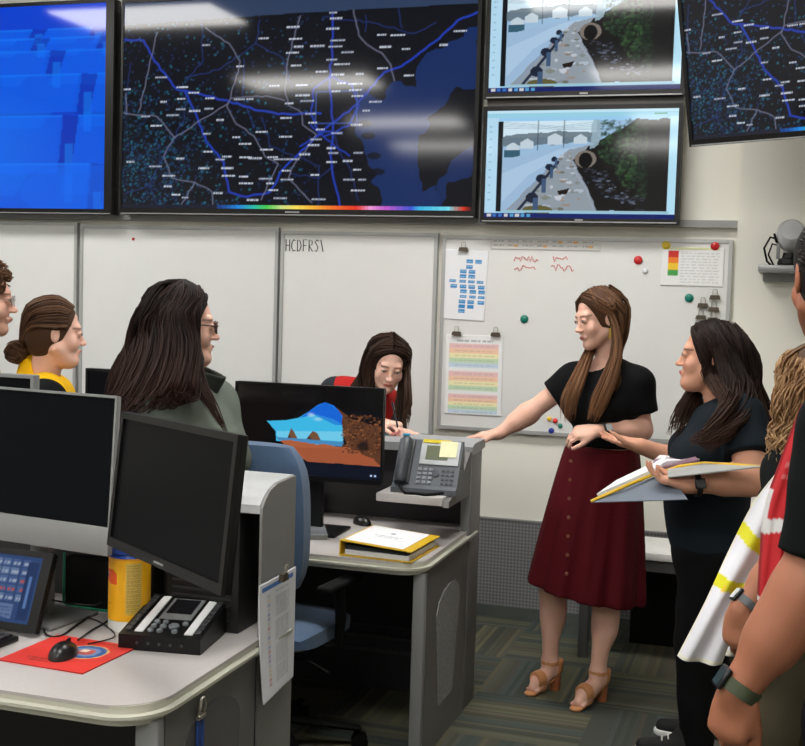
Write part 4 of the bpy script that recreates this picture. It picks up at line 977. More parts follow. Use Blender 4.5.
def headframe(yaw,pitch,roll=0):
    """yaw: world angle of facing direction (deg), pitch up positive"""
    y,p=math.radians(yaw),math.radians(pitch); f=(math.cos(y)*math.cos(p),math.sin(y)*math.cos(p),math.sin(p))
    u=(-math.cos(y)*math.sin(p),-math.sin(y)*math.sin(p),math.cos(p)); return basis(f,u,math.radians(roll))
def add_head(Fd,c,R,s=1.,male=False,full=0.,smile=0.):
    c=np.array(c,float); P=lambda x,y,z: c+R@(np.array((x,y,z))*s)
    E=lambda ctr,r,k=.015,op='u': Fd.ell(P(*ctr),np.array(r)*s,R,k*s,op=op)
    Cp=lambda a,b,ra,rb=None,k=.012,op='u': Fd.cap(P(*a),P(*b),ra*s,(rb if rb is not None else ra)*s,k*s,op=op)
    E((0,-.015,.035),(.073,.094,.084)); E((0,.03,-.03),(.056+full*.008,.058,.082),.02)
    j=.006 if male else 0
    for q in (-1,1):
        Cp((q*(.052+full*.01+j*.5),.0,-.055),(q*(.014+j*.4),.062,-.1),.017+full*.006,.014,.03); E((q*.036,.058,-.032),(.024+full*.006,.02,.026),.02)
    E((0,.064,-.098),(.019+j,.018,.016),.02)
    Cp((-.034,.073,.026),(.034,.073,.026),.0125+j*.4,None,.018)
    for q in (-1,1): E((q*.031,.094,.006),(.0155,.0125,.0105),.012,'s')
    Cp((0,.084,.012),(0,.1,-.028),.0065,.0088,.012); E((0,.106,-.03),(.0095,.0095,.0085),.008)
    for q in (-1,1): E((q*.0115,.096,-.033),(.0062,.008,.006),.006)
    for q in (-1,1): E((q*.031,.0805,.006),(.0135,.011,.0125),.004)   # eyelid mound
    Cp((-.02-smile*.004,.084,-.0605+smile*.004),(0,.0925,-.0605),.0052,.0062,.006);Cp((.02+smile*.004,.084,-.0605+smile*.004),(0,.0925,-.0605),.0052,.0062,.006)
    Cp((-.016,.084,-.068),(.016,.084,-.068),.0068,None,.006); E((0,.099,-.0642),(.02,.01,.0011),.002,'s')
    if full: E((0,.045,-.098),(.045,.04,.018*(1+full)),.03)
    for q in (-1,1):
        Fd.ell(P(q*.077,-.008,-.004),np.array((.008,.018,.031))*s,R@np.array(Matrix.Rotation(q*.35,3,'Z')),.006*s); Fd.ell(P(q*.084,-.004,-.002),np.array((.005,.010,.018))*s,R,.004*s,op='s')
def add_hand(Fd,w,d,n,side,curl=(.3,.35,.4,.45),spread=.0,s=1.,thumb=.6,clip=None):
    """w wrist, d direction along hand, n palm normal, side +1: thumb towards cross(d,n)"""
    w=np.array(w,float);d=unit(d);n=np.array(n,float);n=unit(n-d*(n@d)); u=np.cross(d,n)*side
    R=np.stack([u,d,n],1)
    Fd.ell(w+d*.048*s+n*.002,np.array((.041,.056,.0155))*s,R,.012*s); Fd.box(w+d*.05*s,np.array((.037,.040,.0125))*s,R,.011*s,.012*s)
    Fd.cap(w-d*.01,w+d*.02*s,.024*s,.026*s,.02*s,flat=(n,1.25))
    L=(.066,.076,.071,.054)
    for i in range(4):
        off=(.030-.0195*i)*s; b=w+d*(.086-.004*abs(i-1.2)-(.004 if i==3 else 0))*s+u*off
        dd=unit(d+u*(1.3-i)*(.06+spread)); c=curl[i]
        p=b-dd*.012*s; r=(.0088,.0092,.0088,.0078)[i]*s
        seg=(.46,.31,.25); ang=0
        for j in range(3):
            ang+=c*(1.,1.15,.7)[j]; v=dd*math.cos(ang)+n*math.sin(ang); l=L[i]*seg[j]*s+(.012*s if j==0 else 0)
            if j==0: v=dd*math.cos(ang*.9)+n*math.sin(ang*.9)
            q=p+v*l; Fd.cap(p,q,r,r*.93,.004*s); p=q; r*=.93
    p=w+d*.02*s+u*.028*s; v=unit(u*.75*thumb+d*.75+n*.35); q=p+v*.046*s; Fd.cap(p,q,.0145*s,.0115*s,.012*s)
    v2=unit(u*.25*thumb+d*.9+n*.4); q2=q+v2*.032*s; Fd.cap(q,q2,.011*s,.0102*s,.004*s); v3=unit(d*.9+n*.5-u*.05); Fd.cap(q2,q2+v3*.024*s,.0102*s,.0085*s,.004*s)
# limbs ------------------------------------------------------------------
def arm(F_,sh,el,wr,s=1.,inf=0.,upto=None,k=.03):
    sh,el,wr=map(lambda a:np.array(a,float),(sh,el,wr))
    F_.cap(sh,el,.050*s+inf,.041*s+inf,k); F_.cap(el,wr,.041*s+inf,.026*s+inf,k)
    m=el+(wr-el)*.25; F_.cap(el+(wr-el)*.1,m+(wr-el)*.15,.043*s+inf,.040*s+inf,k)
def sleeve(F_,sh,el,t,r0,r1,k=.03):
    sh,el=np.array(sh,float),np.array(el,float); e=sh+(el-sh)*t; d=unit(el-sh)
    F_.cap(sh,e+d*.04,r0,r1,k,clip=[(e,d)])
def leg(F_,hp,kn,an,s=1.,inf=0.):
    hp,kn,an=map(lambda a:np.array(a,float),(hp,kn,an))
    F_.cap(hp,kn,.088*s+inf,.056*s+inf,.04); F_.cap(kn,an,.053*s+inf,.034*s+inf,.03)
SKIN={}
def skinm():
    return mat('skin',(255,255,255),.5,var=.04,vscale=14,attr=True,sss=.12,spec=.35)
def skincolor(base,heads=(),nails=None,lipc=(186,98,92),brow=(70,48,36),tone2=None,stubble=None):
    b=np.array(lin(base)); lip=np.array(lin(lipc)); br=np.array(lin(brow)); red=np.array(lin((214,132,118)))
    def f(v):
        c=np.tile(b,(len(v),1))
        for (hc,R,s) in heads:
            q=((v-np.array(hc))@R)/s
            x,y,z=q.T
            def mixc(m,cc,a): 
                m=np.clip(m,0,1)[:,None]*a; return c*(1-m)+cc*m
            front=(y>.03)
            m=np.exp(-(((np.abs(x)-.042)/.02)**2+((z+.03)/.02)**2))*front; c=mixc(m,red,.14)
            m=np.exp(-((x/.012)**2+((z+.03)/.012)**2))*(y>.08); c=mixc(m,red,.15)
            d=((x/.022)**2+((z+.0642)/.0085)**2); m=(np.clip((1.15-d)*3,0,1))*(y>.068); c=mixc(m,lip,.85)
            bz=.0265-.12*np.abs(np.abs(x)-.034); m=(np.abs(np.abs(x)-.032)<.02)*np.clip(1.3-np.abs(z-bz)/.0035,0,1)*(y>.05); c=mixc(m,br,.8)
            if stubble: 
                m=np.clip((-.035-z)/.02,0,1)*np.clip((y+.03)/.04,0,1)*(z>-.125); c=mixc(m,np.array(lin(stubble)),.45)
        return c
    return f
def body_obj(Fd,parent,base,color,heads=(),hands=(),res=.008,lo=None,hi=None):
    """coarse block for the body, fine blocks for head(s) and hands, one mesh"""
    Fo=Fd
    parts=[Fo.mesh(res,lo,hi)]
    return blob('body',parts,skinm(),parent,color,1,base)
def eyes(root,hc,R,s,look=(0,1,0),iris=(70,52,40)):
    m=MB();hc=np.array(hc,float);base=np.array(root.location)
    for q in (-1,1):
        e=MB(); c=hc+R@(np.array((q*.031,.0845,.0055))*s)-base
        bm=bmesh.new();bmesh.ops.create_uvsphere(bm,u_segments=14,v_segments=10,radius=1)
        for v in bm.verts: v.co=Vector((v.co.x*.0118*s,v.co.y*.0085*s,v.co.z*.0052*s))
        M=Matrix.Translation(c)@Matrix(R.tolist()).to_4x4()
        e.bm(bm,0,M)
        bm=bmesh.new();bmesh.ops.create_uvsphere(bm,u_segments=12,v_segments=8,radius=1)
        for v in bm.verts: v.co=Vector((v.co.x*.0052*s+look[0]*.004,v.co.y*.0028*s+.0068*s,v.co.z*.0048*s+look[2]*.001-.0006))
        e.bm(bm,1,M)
        # lash line
        pts=[(c+R@(np.array(((x-.5)*.0265,.0080-.010*(x-.5)**2*4*.6,.0052-.016*(x-.5)**2))*s)) for x in np.linspace(0,1,7)]
        e.tube([tuple(p) for p in pts],.0012*s,n=5,mi=1)
        e.build('eye',[mat('eye white',(196,188,182),.3),mat('iris dark',iris,.25)],root,smooth=60)
# hair --------------------------------------------------------------------
def hairmesh(name,root,locks,c0,c1,seed=0,m=None,n=6,tip=None,base=None,shell=None,shellc=None):
    """locks: list of dict(pts, rad (list), n, r) ; strands jittered inside a tube around pts"""
    r=np.random.default_rng(seed); V_=[];F_=[];C_=[];k=0; off=np.array(root.location)
    a0,a1=np.array(lin(c0)),np.array(lin(c1)); tp=np.array(lin(tip)) if tip else None
    for L in locks:
        P=np.array(L['pts'],float); K=len(P); T=L.get('seg',14); rad=np.array(L['rad'],float)
        # catmull rom
        ts=np.linspace(0,K-1,T)
        def cr(A,t):
            i=np.clip(np.floor(t).astype(int),0,K-2);u=(t-i)[:,None] if A.ndim>1 else (t-i)
            g=lambda j:A[np.clip(j,0,K-1)]
            return .5*((2*g(i))+(-g(i-1)+g(i+1))*u+(2*g(i-1)-5*g(i)+4*g(i+1)-g(i+2))*u**2+(-g(i-1)+3*g(i)-3*g(i+1)+g(i+2))*u**3)
        ctr=cr(P,ts); rr=np.maximum(cr(rad,ts),.0005)
        tan=np.gradient(ctr,axis=0);tan/=np.linalg.norm(tan,axis=1)[:,None]+1e-9
        wide=np.array(L.get('wide',(0,0,0)),float)  # flatten direction
        ref=np.array((0,0,1.)) if abs(tan[:,2]).mean()<.8 else np.array((1.,0,0)); 
        u=np.cross(tan,ref);u/=np.linalg.norm(u,axis=1)[:,None]+1e-9; w=np.cross(tan,u)
        flat=L.get('flat',None)
        for s_ in range(L['n']):
            an=r.uniform(0,2*PI);q=math.sqrt(r.uniform(.1,1)); ph=r.uniform(0,6.28);fr=r.uniform(1,2.2)*L.get('freq',1);am=L.get('wave',.06)
            e0=q*np.cos(an)+am*np.sin(ts*fr+ph)*(ts/K);e1=q*np.sin(an)+am*np.cos(ts*fr*.8+ph)*(ts/K)
            off3=u*(e0*rr)[:,None]+w*(e1*rr)[:,None]
            if flat is not None:
                fn=unit(flat[0]); dn=off3@fn; off3=off3-np.outer(dn*(1-flat[1]),fn)
            ln=r.uniform(.86,1.04) if L.get('rag',True) else 1.; 
            pth=ctr+off3
            if ln<1: m_=max(4,int(T*ln)); pth=pth[:m_]
            th=L.get('r',.0022)*r.uniform(.7,1.4); M_=len(pth)
            prof=th*np.clip(np.minimum(1.,(1-np.linspace(0,1,M_))*4+.15),.1,1)
            t2=np.gradient(pth,axis=0);t2/=np.linalg.norm(t2,axis=1)[:,None]+1e-9
            a=np.cross(t2,np.array((.3,.5,.2)));a/=np.linalg.norm(a,axis=1)[:,None]+1e-9;b=np.cross(t2,a)
            ring=[];N=4
            for j in range(N):
                g=2*PI*j/N; ring.append(pth+(a*math.cos(g)+b*math.sin(g))*prof[:,None])
            vv=np.stack(ring,1).reshape(-1,3); idx=np.arange(M_*N).reshape(M_,N)
            f=np.stack([idx[:-1],np.roll(idx,-1,1)[:-1],np.roll(idx,-1,1)[1:],idx[1:]],-1).reshape(-1,4)
            mixv=r.uniform(0,1)**1.3; c=a0*(1-mixv)+a1*mixv
            cc=np.tile(c,(len(vv),1))
            if tp is not None: g=np.repeat(np.clip((np.linspace(0,1,M_)-.45)*1.8,0,1),N)[:,None]*.8; cc=cc*(1-g)+tp*g
            V_.append(vv);F_.append(f+k);C_.append(cc);k+=len(vv)
    if shell is not None:
        v,f=shell; V_.append(v);F_.append(f+k);C_.append(np.tile(np.array(lin(shellc or c0)),(len(v),1)));k+=len(v)
    v=np.concatenate(V_)-off;f=np.concatenate(F_);c=np.concatenate(C_)*.68
    me=bpy.data.meshes.new(name); me.vertices.add(len(v)); me.vertices.foreach_set('co',v.astype(np.float32).ravel())
    me.loops.add(f.size); me.loops.foreach_set('vertex_index',f.astype(np.int32).ravel()); me.polygons.add(len(f)); me.polygons.foreach_set('loop_start',np.arange(0,f.size,4,dtype=np.int32)); me.polygons.foreach_set('loop_total',np.full(len(f),4,np.int32))
    me.polygons.foreach_set('use_smooth',[True]*len(f)); me.update(calc_edges=True)
    a=me.color_attributes.new('Col','FLOAT_COLOR','POINT'); a.data.foreach_set('color',np.concatenate([c,np.ones((len(v),1))],1).astype(np.float32).ravel())
    me.materials.append(mat('hair',(255,255,255),.6,var=.05,attr=True,spec=.18)); o=bpy.data.objects.new(name,me);COL.objects.link(o);o.parent=root;return o
def scalp_shell(hc,R,s,grow=.012,front=.055,low=-.03,extra=None,res=.006,k=.02):
    """cap of hair around the cranium, open at the face"""
    hc=np.array(hc,float);P=lambda x,y,z:hc+R@(np.array((x,y,z))*s); f=Field()
    f.ell(P(0,-.02,.035),(np.array((.073,.093,.085))+grow)*s,R,k)
    f.ell(P(0,-.035,-.02),(np.array((.066,.07,.08))+grow*.8)*s,R,.03)
    if extra: extra(f,P)
    f.ell(P(0,.122,-.035),np.array((.094,.112,.130))*s,R,.012,op='s')
    return f.mesh(res)

def onskull(P,x,y,z,g=.012):
    c=np.array((0,-.02,.035)); r=np.array((.073,.093,.085))+g; v=np.array((x,y,z),float)-c; k=np.linalg.norm(v/r); v=v/k+c; return P(*v)
def capstrands(P,n=13,g=.010,part=0.,back=False,low=-.03,r=.0022,wave=.06):
    out=[]
    for q in (-1,1):
        for i in range(15):
            u=i/14; a=.95+u*1.75   # sweep from the forehead round to the back of the head
            fx,fy=math.sin(a),math.cos(a)
            y0=.062-.125*u
            sp=lambda t: (q*abs(fx)*t+part*(1-t), y0*(1-t)+(fy*.09-.02)*t)
            e=[]
            for t,z in ((0.,.13),(.3,.12),(.62,.095),(.9,.05),(1.,.0 if fy>.4 else low)):
                x,y=sp(t)
                if fy>.3 and t>.55: y=min(y,.045-.03*t); x=q*max(abs(x),.072*t)
                e.append(onskull(P,x,y,z,g))
            out.append(dict(pts=e,rad=[.010,.011,.012,.013,.013],n=int(n*1.9),r=r,seg=12,wave=wave))
        F=[onskull(P,q*.004,.07,.112,g),onskull(P,q*.045,.062,.092,g),onskull(P,q*.066,.036,.06,g),onskull(P,q*.075,.0,.03,g),onskull(P,q*.074,-.03,.0,g)]
        out.append(dict(pts=F,rad=[.010,.012,.013,.013,.012],n=int(n*3.5),r=r,seg=12,wave=wave))
        F=[onskull(P,q*.004,.05,.12,g),onskull(P,q*.05,.035,.10,g),onskull(P,q*.074,.005,.06,g),onskull(P,q*.08,-.03,.02,g)]
        out.append(dict(pts=F,rad=[.012,.014,.014,.014],n=int(n*3.),r=r,seg=12,wave=wave))
    return out
def backstrands(P,target,n=10,g=.010,r=.0022,rows=22):
    out=[]
    for i in range(rows):
        a=-1.75+3.5*i/(rows-1)            # hairline start from ear to ear over the forehead
        s0=(math.sin(a)*.075,.080-.050*abs(math.sin(a))**2,.035+.078*math.cos(a)+.01)
        p0=onskull(P,*s0,g)
        m1=onskull(P,math.sin(a)*.085,-.02,.04+.085*math.cos(a),g); m2=onskull(P,math.sin(a)*.06,-.095,.02+.05*math.cos(a),g)
        out.append(dict(pts=[p0,m1,m2,np.array(target)],rad=[.008,.013,.012,.008],n=int(n*1.6),r=r,seg=12))
    return out
def slab(c4,th,mi=0):
    c=[Vector(p) for p in c4]; n=(c[1]-c[0]).cross(c[3]-c[0]).normalized()*th
    return c+[p+n for p in c],[(3,2,1,0),(4,5,6,7),(0,1,5,4),(1,2,6,5),(2,3,7,6),(3,0,4,7)]
def cloth_sheet(name,m,root,left,right,img,fold=.008,th=.004,nf=3):
    '''sheet between two edge polylines (world points), coloured by img'''
    base=np.array(root.location); l=np.array(left,float);r=np.array(right,float)
    h,w=img.a.shape[:2]
    def samp(A_,t):
        K=len(A_);x=t*(K-1);i=np.clip(np.floor(x).astype(int),0,K-2);u=(x-i)[:,None]; g=lambda j:A_[np.clip(j,0,K-1)]
        return .5*((2*g(i))+(-g(i-1)+g(i+1))*u+(2*g(i-1)-5*g(i)+4*g(i+1)-g(i+2))*u**2+(-g(i-1)+3*g(i)-3*g(i+1)+g(i+2))*u**3)
    t=np.linspace(0,1,h);a=samp(l,t);b=samp(r,t);s_=np.linspace(0,1,w)[None,:,None]
    G=a[:,None,:]*(1-s_)+b[:,None,:]*s_
    G[...,1]+=fold*np.sin(s_[...,0]*nf*2*PI+t[:,None]*3)*(.4+t[:,None])-.03*np.sin(s_[...,0]*PI)
    me=bpy.data.meshes.new(name); co=(G.reshape(-1,3)-base); idx=np.arange(h*w).reshape(h,w); q=np.stack([idx[1:,:-1],idx[1:,1:],idx[:-1,1:],idx[:-1,:-1]],-1).reshape(-1,4)
    me.from_pydata(co.tolist(),[],q.tolist()); at=me.color_attributes.new('Col','FLOAT_COLOR','POINT'); at.data.foreach_set('color',np.concatenate([img.a.reshape(-1,3),np.ones((h*w,1))],1).astype(np.float32).ravel())
    me.materials.append(m); me.polygons.foreach_set('use_smooth',[True]*len(q)); o=bpy.data.objects.new(name,me); COL.objects.link(o);o.parent=root
    so=o.modifiers.new('thickness','SOLIDIFY');so.thickness=th; return o
def person(label,base): return thing('person',label,'person',tuple(base))
def A(px,py,Y): return np.array(atY(px,py,Y))
FAB={}
def fab(name,c,rough=.85,bump=.3,bs=500,var=.06,**k): return mat(name,c,rough,spec=.15,bump=bump,bscale=bs,var=var,**k)
def wr(amp=.004,f=18,ph=0):
    return lambda X,Y,Z: amp*(np.sin(X*f+Z*f*.7+ph)*np.sin(Y*f*1.1-Z*f*.5+1.3)+.5*np.sin(Z*f*1.9+X*f*.8+ph*2))
def watch(root,w,d,c=(20,20,22),face=(60,62,66),r=.031,wd=.02,n=None,strapm=None,sz=.017):
    w=np.array(w,float);d=unit(d); base=np.array(root.location)
    n=unit(np.array(n)-d*(np.array(n)@d)); u=np.cross(d,n)
    prof=[]; m=MB(); K=28; vs=[];fs=[]
    for i in range(K):
        a=2*PI*i/K; o=u*math.cos(a)+n*math.sin(a)
        for (dl,rr) in ((-wd/2,r),(-wd/2,r+.003),(wd/2,r+.003),(wd/2,r)): vs.append(tuple(w+d*dl+o*rr*(1-.12*abs(math.sin(a)))-base))
    for i in range(K):
        for j in range(4): fs.append((i*4+j,i*4+(j+1)%4,((i+1)%K)*4+(j+1)%4,((i+1)%K)*4+j))
    m.add(vs,fs); st=m.build('watch_strap',mat('strap %d %d %d'%c,c,.6),root,smooth=50)
    M=Matrix.Translation(tuple(w+n*(r*.88+.004)-base))@Matrix(np.stack([u,d,n],1).tolist()).to_4x4()
    m=MB().box(-sz,sz,-sz*1.1,sz*1.1,-.004,.006,b=.004,M=M); m.build('watch_case',mat('watch case %d'%c[0],(40,41,44),.3,metal=.5),st,smooth=50)
    MB().box(-sz*.75,sz*.75,-sz*.85,sz*.85,.006,.0068,M=M).build('watch_face',mat('watch face %d'%face[0],face,.15),st)
def glasses(root,hc,R,s,c=(70,44,34),r=.0016):
    base=np.array(root.location);P=lambda x,y,z:tuple(hc+R@(np.array((x,y,z))*s)-base)
    m=MB()
    for q in (-1,1):
        m.tube([P(q*.032+.021*math.cos(a),.101-.004*abs(math.cos(a)),.003+.0175*math.sin(a)) for a in [k*2*PI/18 for k in range(18)]],r*s*1.2,n=6,closed=True)
        m.tube([P(q*.053,.098,.008),P(q*.068,.06,.009),P(q*.08,.0,.008),P(q*.079,-.02,-.004)],r*s,n=6)
    m.tube([P(-.011,.103,.005),P(0,.106,.008),P(.011,.103,.005)],r*s,n=6)
    g=m.build('glasses',mat('glasses frame %d'%c[0],c,.3),root,smooth=60)
    for q in (-1,1):
        MB().lathe([(.0195*s,0),(0,.0006)],n=20,M=Matrix.Translation(P(q*.032,.099,.003))@(Matrix(R.tolist()).to_4x4()@Matrix.Rotation(-PI/2,4,'X'))).build('lens',mat('clear lens',(250,250,250),.05,trans=1.,var=0),g)
# ---------------------------------------------------------------------------------------------------
# generic torso prims
def torso(f,pel,che,nb,shL,shR,R,w=1.,inf=0.,bust=0.,belly=0.,k=.05):
    pel,che,nb,shL,shR=map(lambda a:np.array(a,float),(pel,che,nb,shL,shR))
    f.ell(pel,np.array((.168*w,.115*w,.12))+inf,R,k); mid=(pel*.5+che*.5)
    f.ell(mid,np.array((.138*w,.1*w,.15))+inf,R,k)
    f.ell(che,np.array((.155*w,.108*w,.155))+inf,R,k)
    for s_ in (shL,shR): f.cap(s_,nb*.55+che*.15+s_*.3,.047*w+inf,.052*w+inf,k)
    f.cap(shL*.8+che*.2,shR*.8+che*.2,.06*w+inf,None,k)
    if bust:
        for q in (-1,1): f.ell(che+R@np.array((q*.072*w,.085*w,-.03)),np.array((.068,.062,.066))*bust+inf,R,.04)
    if belly: f.ell(mid+R@np.array((0,.06,-.02)),np.array((.13*w,.1,.13))*belly+inf,R,.06)
# ===================================================================== standing woman in maroon skirt
Y5=4.92
hc=A(598,319,Y5-.02); Rh=headframe(-142,-12,-4); s5=.97
root=person('woman in black tee and long maroon button skirt standing with one hand on the counter',(atZ(575,694,0).x,4.93,0))
b0=np.array(root.location)
nb=A(607,364,Y5+.03); shR=A(576,378,Y5+.04); shL=A(638,384,Y5-.03); 
elR=A(529,413,Y5+.0); wrR=A(498,434,4.86)
elL=A(642,430,Y5-.02); wrL=A(596,431,Y5-.2)
pel=A(602,467,Y5+.02); che=A(606,400,Y5); Rt=basis((-.55,-.83,0))
B=Field(); torso(B,pel,che,nb,shL,shR,Rt,w=.93,bust=.95)
B.cap(nb+V(0,0,-.02),hc+Rh@V(0,-.025,-.05),.048,.046,.02)
add_head(B,hc,Rh,s5)
arm(B,shR,elR,wrR,.93); arm(B,shL,elL,wrL,.93)
knR=A(553,590,Y5+.0);anR=atZ(551,672,.10); anR=np.array((anR.x,Y5+.06,.12)); 
kR=np.array((A(552,588,4.95)));anR=A(550,662,4.97);kL=A(606,600,4.9);anL=A(598,672,4.9)
leg(B,pel+V(-.075,0,-.1),kR,anR,.92);leg(B,pel+V(.075,0,-.1),kL,anL,.92)
for kk,an in ((kR,anR),(kL,anL)): B.ell(kk*.7+an*.3+V(.01,.02,0),(.05,.055,.1),None,.04)
# feet in heeled sandals
toeR=np.array(atZ(533,690,.02));toeL=np.array(atZ(578,705,.02))
def foot(an,toe):
    heel=an+V(0,0,-.03)+unit((an-toe)*V(1,1,0))*.02
    B.cap(an,heel,.036,.03,.02); m=toe+(heel-toe)*.32+V(0,0,.012)
    B.cap(heel,m,.030,.034,.02); B.cap(m,toe+V(0,0,.012),.034,.02,.02)
    d=unit((toe-m)*V(1,1,0)); sd=np.cross(d,V(0,0,1))
    for i in range(5): B.cap(toe+sd*(.026-i*.013)+V(0,0,.008)-d*.02,toe+sd*(.026-i*.013)+d*(.012-.004*abs(i-1)),.0085,.0075,.003)
    return heel,m
hR=foot(anR,toeR);hL=foot(anL,toeL)
dR=unit(A(472,440,4.80)-wrR)
add_hand(B,wrR,V(-.95,-.2,-.12),V(-.1,0,-1),1,curl=(.08,.1,.1,.12),s=.93,thumb=.5)
add_hand(B,wrL,V(-.95,-.25,-.12),V(.1,.6,-.7),1,curl=(.5,.55,.6,.65),s=.93,thumb=.6)
col=skincolor((232,184,164),[(hc,Rh,s5)],brow=(110,80,60),lipc=(190,104,100))
P_=np.array
lo,hi=B.bounds(.02)
hd=hc-V(.13,.14,.125); hh=hc+V(.13,.14,.16)
body=blob('body',[B.mesh(.0065,hi=np.array((9,9,nb[2]+.004))),B.mesh(.0034,lo=V(hc[0]-.14,hc[1]-.15,nb[2]-.006),hi=hc+V(.14,.15,.16))],skinm(),root,col,1,b0)
eyes(root,hc,Rh,s5,look=(-.3,1,-1))
# tee
T=Field(); torso(T,pel+V(0,0,.03),che,nb,shL,shR,Rt,w=.93,inf=.012,bust=.97)
sleeve(T,shR,elR,.5,.068,.066);sleeve(T,shL,elL,.60,.07,.07)
T.cap(nb+V(-.02,-.03,-.015),nb+V(-.02,-.05,.12),.058,.075,.015,op='s')
zt_=A(602,441,Y5).item(2)
blob('shirt',[T.mesh(.008,noise=wr(.0035,22),cut=[((0,0,zt_-.02),(0,0,-1))])],fab('black cotton',(13,13,15)),root,None,2,b0)
# skirt
wz=A(602,439,Y5)[2]; hz=A(585,592,Y5)[2]; cc=pel.copy(); hemc=A(583,590,Y5)
def skirtf(off):
    def f(X,Y,Z):
        t=np.clip((wz-Z)/(wz-hz),0,1); cx=(pel[0]-.0)*(1-t)+hemc[0]*t; cy=Y5+.01
        ang=np.arctan2(Y-cy,X-cx); rr=np.hypot((X-cx)/1.0,(Y-cy)/.84)
        R0=.148+.05*np.sqrt(t)+.058*t + (.012*t)*np.sin(ang*9+1)+.006*t*np.sin(ang*17+2*t)
        tilt=(X-cx)*.16
        d=(rr-R0)*.85
        d=np.maximum(d,Z-wz); d=np.maximum(d,hz-tilt-Z)
        return np.maximum(d,-(np.minimum(R0-.012-rr,(wz-.03)-Z))) 
    return f
S=Field(); S.fn(skirtf(0),(pel[0]-.35,Y5-.32,hz-.06),(pel[0]+.35,Y5+.34,wz+.01),.001)
maroon=fab('maroon skirt cloth',(82,13,23),.8,var=.05)
sk=blob('skirt',[S.mesh(.0075)],maroon,root,None,3,b0)
for i in range(7):
    t=i/6; px_=572-4*t*3; py_=462+t*115
    c_=A(572-t*4,460+t*112,Y5-.14-.06*t)-b0
    MB().lathe([(.007,0),(.0075,.002),(.005,.004),(0,.003)],n=12,M=Matrix.Translation(tuple(c_+V(0,-.03+.0,0)))@Matrix.Rotation(PI/2,4,'X')).build('button',mat('brown button',(120,72,50),.4),sk,smooth=50)
# sandals
sand=mat('tan leather',(206,142,92),.45,var=.05)
for (heel,mm),toe,an in ((hR,toeR,anR),(hL,toeL,anL)):
    d=unit((toe-heel)*V(1,1,0));sd=np.cross(d,V(0,0,1));m=MB()
    f=Field(); sh_=heel+V(0,0,-.032); f.cap(sh_-d*.01,mm+V(0,0,-.032),.02,.026,.01,flat=((0,0,1),2.2)); f.cap(mm+V(0,0,-.032),toe+V(0,0,-.012)+d*.012,.03,.028,.01,flat=((0,0,1),2.4))
    f.cap(mm+V(0,0,.004),mm+V(0,0,.004)+d*.02,.040,.036,.006,clip=[(mm+d*.028,d),(mm-d*.012,-d)]); 
    f.cap(an+V(0,0,-.0),an+V(0,0,.012),.039,None,.004,clip=[(an+V(0,0,.012),(0,0,1)),(an+V(0,0,-.012),(0,0,-1))])
    f.cap(heel+V(0,0,.0)-d*.004,heel+V(0,0,.03)-d*.006,.037,.039,.006,clip=[(heel+d*.004,d),(heel+V(0,0,.04),(0,0,1))])
    sh=blob('sandal',[f.mesh(.0045)],sand,root,None,1,b0)
    hb=heel-d*.012; z0_=0; 
    MB().tube([tuple(P_((hb[0],hb[1],heel[2]-.028))-b0),tuple(P_((hb[0],hb[1],.002))-b0)],[.026,.022],n=10).build('heel_block',mat('heel brown',(160,96,60),.5),sh,smooth=40)
# hair : long straight brown, lighter tips
def hp(hc,R,s): return lambda x,y,z: hc+R@(np.array((x,y,z))*s)
P=hp(hc,Rh,s5)
def longstraight(P,ends,rt=.02,n=70,r=.0022,z0=.12):
    out=[]
    for e in ends: out.append(e)
    return out
L=[]
root_top=P(0,.01,.118)
# curtains: person's left side hair (viewer right, towards camera) and right side
for q,tgt in ((1,None),(-1,None)):
    pass
def lock(pts,rad,n=60,**k): d=dict(pts=[np.array(p,float) for p in pts],rad=rad,n=n);d.update(k);return d
# Rh x axis = person's right? (fwd x up) -> person's right side
front_l=[root_top,P(.06,.045,.075),P(.078,.02,-.0),P(.075,.0,-.09),A(578,380,Y5-.17),A(569,402,Y5-.2),A(567,421,Y5-.19)]
L.append(lock(front_l,[.012,.016,.014,.018,.03,.036,.03],90,r=.0022))
front_r=[root_top,P(-.06,.03,.08),P(-.083,-.02,.0),A(617,350,Y5-.1),A(608,382,Y5-.16),A(598,405,Y5-.19),A(591,421,Y5-.19)]
L.append(lock(front_r,[.012,.018,.014,.024,.034,.036,.024],110,r=.0022))
side_r=[P(0,-.03,.12),P(-.07,-.05,.07),P(-.085,-.07,.0),A(616,352,Y5),A(615,375,Y5-.1),A(608,398,Y5-.15)]
L.append(lock(side_r,[.015,.02,.018,.022,.028,.02],80,r=.0022))
back=[P(0,-.06,.11),P(0,-.115,.04),P(0,-.09,-.05),P(0.02,-.07,-.12),P(.02,-.06,-.18)]
L.append(lock(back,[.03,.04,.045,.04,.03],80,r=.0025))
cap=capstrands(P)
hairmesh('hair',root,L+cap,(86,60,44),(140,100,70),5,tip=(178,128,90),shell=scalp_shell(hc,Rh,s5,.008),shellc=(98,68,48))
watch(root,wrL+V(.03,.006,.004),wrL-elL,c=(24,24,26),face=(176,182,186),r=.028,n=(0,-1,.35))
